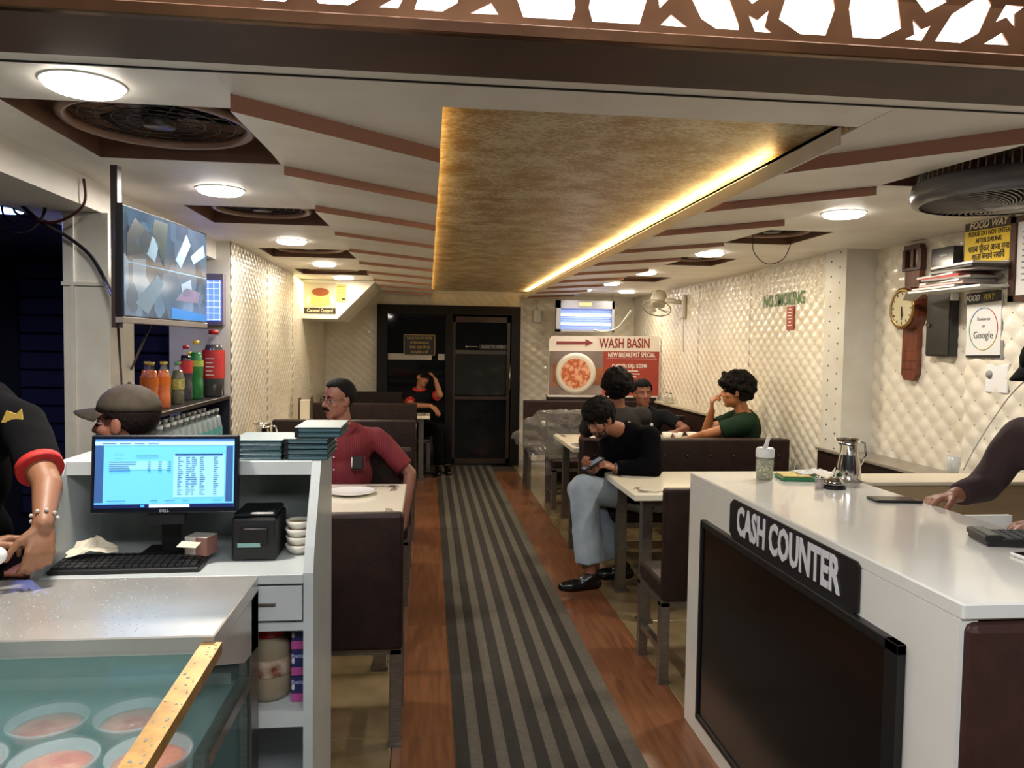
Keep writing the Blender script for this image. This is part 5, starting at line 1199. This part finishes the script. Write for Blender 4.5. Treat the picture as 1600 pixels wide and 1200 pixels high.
hm=headM((-.535,4.70,1.215),R(132),-.03)
J=dict(pel=(-.50,4.74,.55),chest=(-.49,4.72,.9),neck=(-.495,4.715,1.055),shR=(-.665,4.66,.985),shL=(-.305,4.74,.985),elR=(-.80,4.55,.80),elL=(-.10,4.68,.77),wrR=(-.72,4.30,.785),wrL=(-.13,4.60,.52),
 hipR=(-.60,4.72,.545),hipL=(-.41,4.72,.545),knR=(-.62,4.33,.55),knL=(-.38,4.33,.55),anR=(-.62,4.30,.10),anL=(-.38,4.30,.10))
r_,Mh,Jv=person('man in red striped shirt and glasses with moustache, looking left from the brown bench',None,0,J,'#8a5a48',dict(head=hm,shirt=stripes('red_stripe_shirt','#7e222a','#5e1620',26),trousers=M('trouser_dark','#1c1a1d',.8,spec=.12),handR=((.35,-.9,0),(0,0,1),-1,(.5,.5,.5,.5)),handL=((0,-.35,-.9),(1,0,0),-1,(.5,.6,.6,.7)),toeL=(0,-1,0),toeR=(0,-1,0),girth=1.1,sleeve=.85,s=1.04,jaw=1.08),vox=.0062)
hair(r_,Mh,1.04,M('hair_grey_black','#110e0e',.7,bump=(120,.4),spec=.15),front=.078,side=.014,back=-.04,seed=2,recede=.004,r_=.0125)
face_parts(r_,Mh,1.04,HB,moust=True,lipc='#6a3a38')
def glasses(par,Mh,s_,mat):
    Ms=Mh@Matrix.Scale(s_,4)
    for x in(-1,1):
        o=B().tube([Ms@V((x*.032+.022*math.cos(a*PI/8),.090-.006*abs(math.cos(a*PI/8)),.002+.015*math.sin(a*PI/8))) for a in range(16)],.0017,5,True).obj('glasses_rim',mat,par)
        B().tube([Ms@V((x*.054,.083,.006)),Ms@V((x*.078,.03,.008)),Ms@V((x*.079,-.01,.004))],.0016,5).obj('glasses_arm',mat,par)
    B().tube([Ms@V((-.011,.092,.006)),Ms@V((0,.096,.008)),Ms@V((.011,.092,.006))],.0015,5).obj('glasses_bridge',mat,par)
glasses(r_,Mh,1.04,M('glasses_dark','#241a18',.3,.5))
ch=V((-.40,4.59,.885)); 
B().box(-.445,-.36,4.578,4.595,.80,.888,bv=.004).obj('shirt_pocket',M('pocket_red','#5e1620',.8),r_)
B().box(-.435,-.375,4.566,4.578,.815,.895,bv=.003).obj('phone_in_pocket',black_m,r_); B().cone((-.44,4.572,.825),(-.438,4.575,.885),.005,n=8).obj('pen',white_pl,r_)
for z in(.96,.885,.81): B().ell((-.545,4.583+(.96-z)*.02,z),(.006,.003,.006),sub=1).obj('button',white_pl,r_)
b=B(); 
for x in(-1,1): b.prism([(-.495+x*.008,.985),(-.495+x*.075,1.065),(-.495+x*.05,1.095),(-.495+x*.012,1.02)],'y',4.615,4.63)
b.obj('collar',M('collar_red','#6c1c26',.8),r_)['kind']='stuff'
# ---- 2 man bent over his phone
hm=headM((1.10,4.83,1.09),R(128),-.52,.10)
J=dict(pel=(1.50,5.03,.56),chest=(1.44,4.95,.85),neck=(1.29,4.90,1.05),shR=(1.22,5.06,.985),shL=(1.41,4.77,.985),elR=(1.24,4.98,.72),elL=(1.42,4.70,.80),wrR=(1.045,4.80,.765),wrL=(1.19,4.735,.79),
 hipR=(1.43,5.08,.56),hipL=(1.43,4.92,.56),knR=(1.01,4.98,.60),knL=(.985,4.74,.665),anR=(1.30,4.90,.12),anL=(1.03,4.66,.13))
bk=M('hoodie_black','#08080a',.95,spec=.08)
jn=M('jeans_light_blue','#a3b0b8',.85,n=(7,'#8d9ca6'),bump=(90,.15))
r_,Mh,Jv=person('bearded man in black top and pale wide jeans bent over his phone',None,0,J,'#8c5a42',dict(head=hm,shirt=bk,trousers=jn,handR=((-.55,-.7,.35),(-.3,.3,-.9),1,(.55,.6,.6,.65),1.0,.5),handL=((-.9,-.05,.35),(-.1,-.3,.9),1,(.55,.6,.65,.7),1.0,.4),toeL=(-1,-.1,0),toeR=(-1,.1,0),sleeve=1.93,skirt=.45,legw=1.28,trl=.86,s=1.0,sm=1,girth=1.15,bulk=1.22),vox=.006)
hair(r_,Mh,1.0,HB,vol=.014,curl=.006,front=.062,side=.014,back=-.05,seed=5,r_=.017)
face_parts(r_,Mh,1.0,HB,beard=M('beard_black','#17100e',.7))
b=B(); wv=V(J['wrL']); b.tube([wv+V((0,.031*math.cos(a*PI/8),.031*math.sin(a*PI/8))) for a in range(16)],.006,6,True); b.obj('wristwatch',steel,r_)
t=thing('mobile_phone','phone held in both hands of the bearded man','phone',(1.03,4.735,.80))
Pm=Matrix.Translation((1.035,4.72,.822))@Matrix.Rotation(R(100),4,'Z')@Matrix.Rotation(-.5,4,'X')
B().box(-.037,.037,-.075,.075,-.004,.004,bv=.002,M_=Pm).obj('phone_body',black_m,t); B().box(-.034,.034,-.07,.07,.004,.0046,M_=Pm).obj('screen',M('phone_screen','#5a6470',.1,emit=.35),t)
# ---- 3 friend seen from behind
hm=headM((1.43,5.70,1.245),R(-8),-.12)
J=dict(pel=(1.45,5.66,.56),chest=(1.44,5.68,.9),neck=(1.44,5.70,1.10),shR=(1.63,5.70,1.035),shL=(1.25,5.70,1.035),elR=(1.66,5.92,.82),elL=(1.22,5.92,.82),wrR=(1.58,6.14,.79),wrL=(1.32,6.14,.79),
 hipR=(1.54,5.70,.55),hipL=(1.36,5.70,.55),knR=(1.56,6.1,.55),knL=(1.34,6.1,.55),anR=(1.56,6.08,.1),anL=(1.34,6.08,.1))
r_,Mh,Jv=person('friend in charcoal t-shirt seen from behind, bushy black hair',None,0,J,'#85563f',dict(head=hm,shirt=M('tee_charcoal','#2f2d2c',.9,spec=.12),trousers=M('trouser_dark','#1c1a1d'),handR=((0,1,0),(0,0,1),1,(.4,.4,.4,.4)),handL=((0,1,0),(0,0,1),-1,(.4,.4,.4,.4)),toeL=(0,1,0),toeR=(0,1,0),sleeve=.6,girth=1.15,bulk=1.12),vox=.008)
hair(r_,Mh,1.02,HB,vol=.024,curl=.010,front=.045,side=-.005,back=-.062,seed=6,r_=.020,n_=380)
face_parts(r_,Mh,1,HB)
# ---- 4 smiling friend
hm=headM((2.035,7.12,1.125),R(183),-.02,.04)
J=dict(pel=(2.12,7.26,.55),chest=(2.10,7.18,.85),neck=(2.07,7.16,.965),shR=(1.90,7.12,.91),shL=(2.26,7.12,.91),elR=(1.86,6.92,.79),elL=(2.42,6.97,.80),wrR=(1.92,6.74,.80),wrL=(2.27,6.78,.80),
 hipR=(2.02,7.2,.55),hipL=(2.21,7.2,.55),knR=(2.0,6.8,.55),knL=(2.22,6.8,.55),anR=(2.0,6.82,.1),anL=(2.22,6.82,.1))
r_,Mh,Jv=person('smiling man in black t-shirt facing the camera at the far table',None,0,J,'#7a4a3a',dict(head=hm,shirt=M('tee_black','#15171a',.9,spec=.12),trousers=M('trouser_dark','#1c1a1d'),handR=((-.1,-1,0),(0,0,1),1,(.6,.6,.6,.6)),handL=((-.8,-.5,-.05),(0,0,1),1,(.6,.7,.7,.7)),toeL=(0,-1,0),toeR=(0,-1,0),sleeve=.6,s=1.08,jaw=1.06),vox=.008)
hair(r_,Mh,1.08,HB,front=.070,side=.010,back=-.045,seed=8,r_=.0150,vol=.004)
face_parts(r_,Mh,1.08,HB,smile=True,lipc='#6e352e')
# ---- 5 friend in green
hm=headM((2.405,5.80,1.225),R(75),-.04)
J=dict(pel=(2.46,5.78,.56),chest=(2.5,5.80,.88),neck=(2.50,5.80,1.06),shR=(2.53,5.98,1.0),shL=(2.42,5.62,.99),elR=(2.26,6.02,.90),elL=(2.15,5.72,.895),wrR=(2.275,5.95,1.06),wrL=(2.02,5.98,.80),
 hipR=(2.36,5.85,.56),hipL=(2.36,5.70,.56),knR=(2.0,6.02,.56),knL=(2.0,5.78,.56),anR=(2.0,6.05,.1),anL=(2.0,5.82,.1))
r_,Mh,Jv=person('curly haired man in dark green t-shirt eating, turned left beside the white wall',None,0,J,'#a5683f',dict(head=hm,shirt=M('tee_green','#1d3020',.9,spec=.12),trousers=M('trouser_dark','#1c1a1d'),handR=((-.1,-.15,1),(-1,.2,.1),-1,(.9,1.0,1.0,1.0)),handL=((-.2,.9,0),(0,0,1),1,(.5,.5,.5,.5)),toeL=(0,1,0),toeR=(0,1,0),sleeve=.62,s=1.12,girth=1.3,bulk=1.22),vox=.0075)
hair(r_,Mh,1.12,HB,vol=.018,curl=.014,front=.056,side=.012,back=-.062,seed=9,r_=.018,n_=420,fringe=1)
face_parts(r_,Mh,1.0,HB)
# ---- 6 young staff by the door
hm=headM((-.055,9.38,1.16),R(-155),-.12,-.18)
J=dict(pel=(-.13,9.50,.53),chest=(-.1,9.46,.85),neck=(-.10,9.45,.99),shR=(-.245,9.42,.94),shL=(.05,9.44,.93),elR=(-.19,9.26,.83),elL=(.15,9.32,.955),wrR=(.04,9.18,.835),wrL=(.095,9.36,1.135),
 hipR=(-.1,9.45,.53),hipL=(0,9.40,.53),knR=(.12,9.16,.56),knL=(.20,9.30,.54),anR=(.14,9.28,.085),anL=(.25,9.34,.085))
r_,Mh,Jv=person('young man in black cap and red trimmed polo leaning on his hand by the door',None,0,J,'#a0694a',dict(head=hm,shirt=M('polo_black','#101012',.9,spec=.12),trousers=M('trouser_black','#0b0b0d',.9,spec=.12),handR=((.75,-.2,-.6),(.3,-.4,.8),-1,(.35,.4,.45,.5)),handL=((-.5,.35,.75),(.7,.1,.6),-1,(.5,.5,.5,.5)),toeL=(.1,-1,0),toeR=(.0,-1,0),sleeve=.6,s=.95),vox=.0085)
hair(r_,Mh,.95,HB,front=.06,side=.005,back=-.05,seed=3,top=.075); cap(r_,Mh,.97,M('cap_black','#0a0a0b',.9,spec=.1))
face_parts(r_,Mh,.95,HB)
red_t=M('trim_red','#b3221f',.7)
b=B(); b.tube([V((-.10+.068*math.cos(a*PI/8),9.44+.06*math.sin(a*PI/8),1.015+.01*math.sin(a*PI/8))) for a in range(16)],.020,8,True); b.obj('red_collar',red_t,r_)
for S_ in 'LR':
    e=Jv['sh'+S_].lerp(Jv['el'+S_],.6); d=(Jv['el'+S_]-Jv['sh'+S_]).normalized(); B().cone(e-d*.012,e+d*.014,.064,.062,n=20).obj('red_cuff',red_t,r_)
# ---- 7 capped staff behind the monitor
hm=headM((-1.10,2.94,1.252),R(84),-.02)
J=dict(pel=(-1.10,2.98,.58),chest=(-1.1,2.98,.9),neck=(-1.08,2.96,1.05),shR=(-1.10,3.13,.99),shL=(-1.10,2.80,.99),elR=(-1.22,3.15,.78),elL=(-1.22,2.76,.78),wrR=(-1.40,3.02,.72),wrL=(-1.40,2.86,.72),
 hipR=(-1.12,3.07,.56),hipL=(-1.12,2.89,.56),knR=(-1.5,3.07,.56),knL=(-1.5,2.89,.56),anR=(-1.5,3.07,.1),anL=(-1.5,2.89,.1))
t=thing('stool','dark stool the capped man behind the monitor sits on','stool',(-1.10,2.98,0))
B().lathe([(0,.43),(.15,.43),(.16,.455),(.15,.475),(0,.48)],(-1.10,2.98,0),24).obj('seat',leather,t)
for a in range(4): B().cone((-1.10+.12*math.cos(a*PI/2+.78),2.98+.12*math.sin(a*PI/2+.78),.43),(-1.10+.17*math.cos(a*PI/2+.78),2.98+.17*math.sin(a*PI/2+.78),0),.013).obj('leg',steel,t)
r_,Mh,Jv=person('man in an olive brown cap looking left behind the monitor',None,0,J,'#8f5c49',dict(head=hm,shirt=M('polo_black','#101012'),trousers=M('trouser_black','#0b0b0d'),handR=((-.9,-.3,0),(0,0,1),-1,(.5,.5,.5,.5)),handL=((-.9,.3,0),(0,0,1),1,(.5,.5,.5,.5)),toeL=(-1,0,0),toeR=(-1,0,0),sleeve=.6,s=1.10),vox=.006)
hair(r_,Mh,1.10,HD,front=.055,side=-.012,back=-.05,seed=4,r_=.013,top=.075); cap(r_,Mh,1.13,M('cap_olive','#4a4034',.85,n=(30,'#3f362c')),pitch=.03)
face_parts(r_,Mh,1.10,HD,moust=True)
# ---- 8 staff at the left edge
hm=headM((-1.50,2.40,1.62),R(-110),-.2)
J=dict(pel=(-1.42,2.44,.93),chest=(-1.40,2.43,1.2),neck=(-1.38,2.42,1.43),shR=(-1.45,2.26,1.33),shL=(-1.23,2.50,1.31),elR=(-1.36,2.16,1.12),elL=(-1.045,2.24,1.145),wrR=(-1.17,2.10,1.0),wrL=(-1.005,2.13,1.065),
 hipR=(-1.42,2.36,.90),hipL=(-1.42,2.53,.90),knR=(-1.40,2.34,.48),knL=(-1.40,2.56,.48),anR=(-1.42,2.34,.085),anL=(-1.42,2.56,.085))
J['shL']=V((-1.20,2.42,1.30))
r_,Mh,Jv=person('staff member in black t-shirt with red cuff at the left edge holding a scanner',None,0,J,'#8f6246',dict(head=hm,shirt=M('tee_black2','#08080a',.9,spec=.12),trousers=M('trouser_black','#0b0b0d'),handR=((.55,.5,.2),(-.2,.1,1),1,(.6,.7,.8,.8)),handL=((.05,-.35,-.9),(.6,-.75,.25),1,(.7,.8,.9,.9),.95,.3),toeL=(1,0,0),toeR=(1,0,0),sleeve=.72,s=1.0),vox=.0055)
hair(r_,Mh,1.0,HB,front=.06,seed=3); face_parts(r_,Mh,1.0,HB)
e=Jv['shL'].lerp(Jv['elL'],.72); d=(Jv['elL']-Jv['shL']).normalized(); B().cone(e-d*.010,e+d*.012,.0615,.0605,n=24).obj('red_cuff',red_t,r_)
b=B(); wv=Jv['wrL']; d=(Jv['wrL']-Jv['elL']).normalized(); a_=d.orthogonal().normalized(); c_=d.cross(a_)
for k in range(9):
    a=k*2*PI/9; b.ell(wv-d*.02+a_*.031*math.cos(a)+c_*.031*math.sin(a),.0055,sub=2)
b.obj('bead_bracelet',M('beads_pale','#b9b0a8',.3),r_)['kind']='stuff'
b=B(); b.box(-1.165,-1.11,2.085,2.09,1.285,1.30).prism([(-1.16,1.31),(-1.145,1.345),(-1.12,1.335),(-1.105,1.35),(-1.10,1.31)],'y',2.08,2.085); 
for v in b.bm.verts: v.co=v.co+V((-.06,.27,0))
b.obj('shirt_print',M('print_gold','#b89a4a'),r_)['kind']='stuff'
t=thing('barcode_scanner','white barcode scanner held at the left edge of the frame','scanner',(-1.12,2.0,1.0))
b=B(); seg(b,(-1.15,2.05,1.005),(-1.075,2.04,1.005),.030,.024); seg(b,(-1.13,2.05,1.0),(-1.12,2.06,.91),.016,.016); remesh(b,'scanner_body',.005,2,white_pl,t)
B().box(-1.085,-1.06,2.010,2.022,1.003,1.025).obj('scanner_mark',black_m,t)
# ---- 9 cashier at the right
hm=headM((2.01,2.28,1.495),R(105),-.35)
J=dict(pel=(2.12,2.22,.80),chest=(2.1,2.24,1.1),neck=(2.08,2.25,1.34),shR=(2.03,2.42,1.27),shL=(2.08,2.06,1.27),elR=(1.93,2.46,1.09),elL=(1.98,1.96,1.04),wrR=(1.79,2.42,1.065),wrL=(1.80,2.04,1.06),
 hipR=(2.14,2.32,.76),hipL=(2.14,2.13,.76),knR=(1.86,2.34,.70),knL=(1.86,2.10,.70),anR=(1.95,2.34,.22),anL=(1.95,2.10,.22))
t=thing('high_stool','high stool under the cashier behind the cash counter','stool',(2.13,2.22,0))
B().lathe([(0,.64),(.16,.64),(.17,.665),(.16,.69),(0,.69)],(2.13,2.22,0),24).obj('seat',leather,t); B().cone((2.13,2.22,.02),(2.13,2.22,.64),.025).obj('post',chrome,t); B().lathe([(0,0),(.2,0),(.2,.015),(.03,.03),(0,.03)],(2.13,2.22,0),24).obj('base_plate',chrome,t); B().tube([(2.0,2.08,.15),(1.93,2.22,.15),(2.0,2.36,.15)],.012,8).cone((2.13,2.22,.15),(1.93,2.22,.15),.012).obj('foot_rest',chrome,t)
r_,Mh,Jv=person('cashier in dark brown sweater and black cap leaning over the counter at the right edge',None,0,J,'#94604a',dict(head=hm,shirt=M('sweater_brown','#3a2829',.9,bump=(40,.3)),trousers=M('trouser_dark','#1c1a1d'),handR=((-.95,-.05,-.12),(.1,.1,1),-1,(.75,.85,.9,.95)),handL=((-.8,-.2,-.1),(0,.1,1),1,(.45,.5,.6,.6)),toeL=(-1,0,0),toeR=(-1,0,0),sleeve=1.86),vox=.0058)
cap(r_,Mh,1.03,M('cap_black','#0e0e10'),pitch=-.02); hair(r_,Mh,1.0,HB,front=.055,seed=3,r_=.0125,top=.075); face_parts(r_,Mh,1.0,HB)
b=B(); Ms=Mh; b.ell((0,.045,-.055),(.055,.058,.05),Mh,3); o=b.obj('face_mask',M('mask_white','#c9cdd0',.8),r_)
cable('earphone_wire','thin earphone wires hanging from the cashier’s ear down to the sleeve',[tuple(Mh@V((.08,.0,-.02))),(1.99,2.44,1.40),(1.93,2.49,1.25),(1.88,2.50,1.14)],.002,M('wire_pale','#b9b4ac',.5))

bpy.data.scenes.remove(TS)
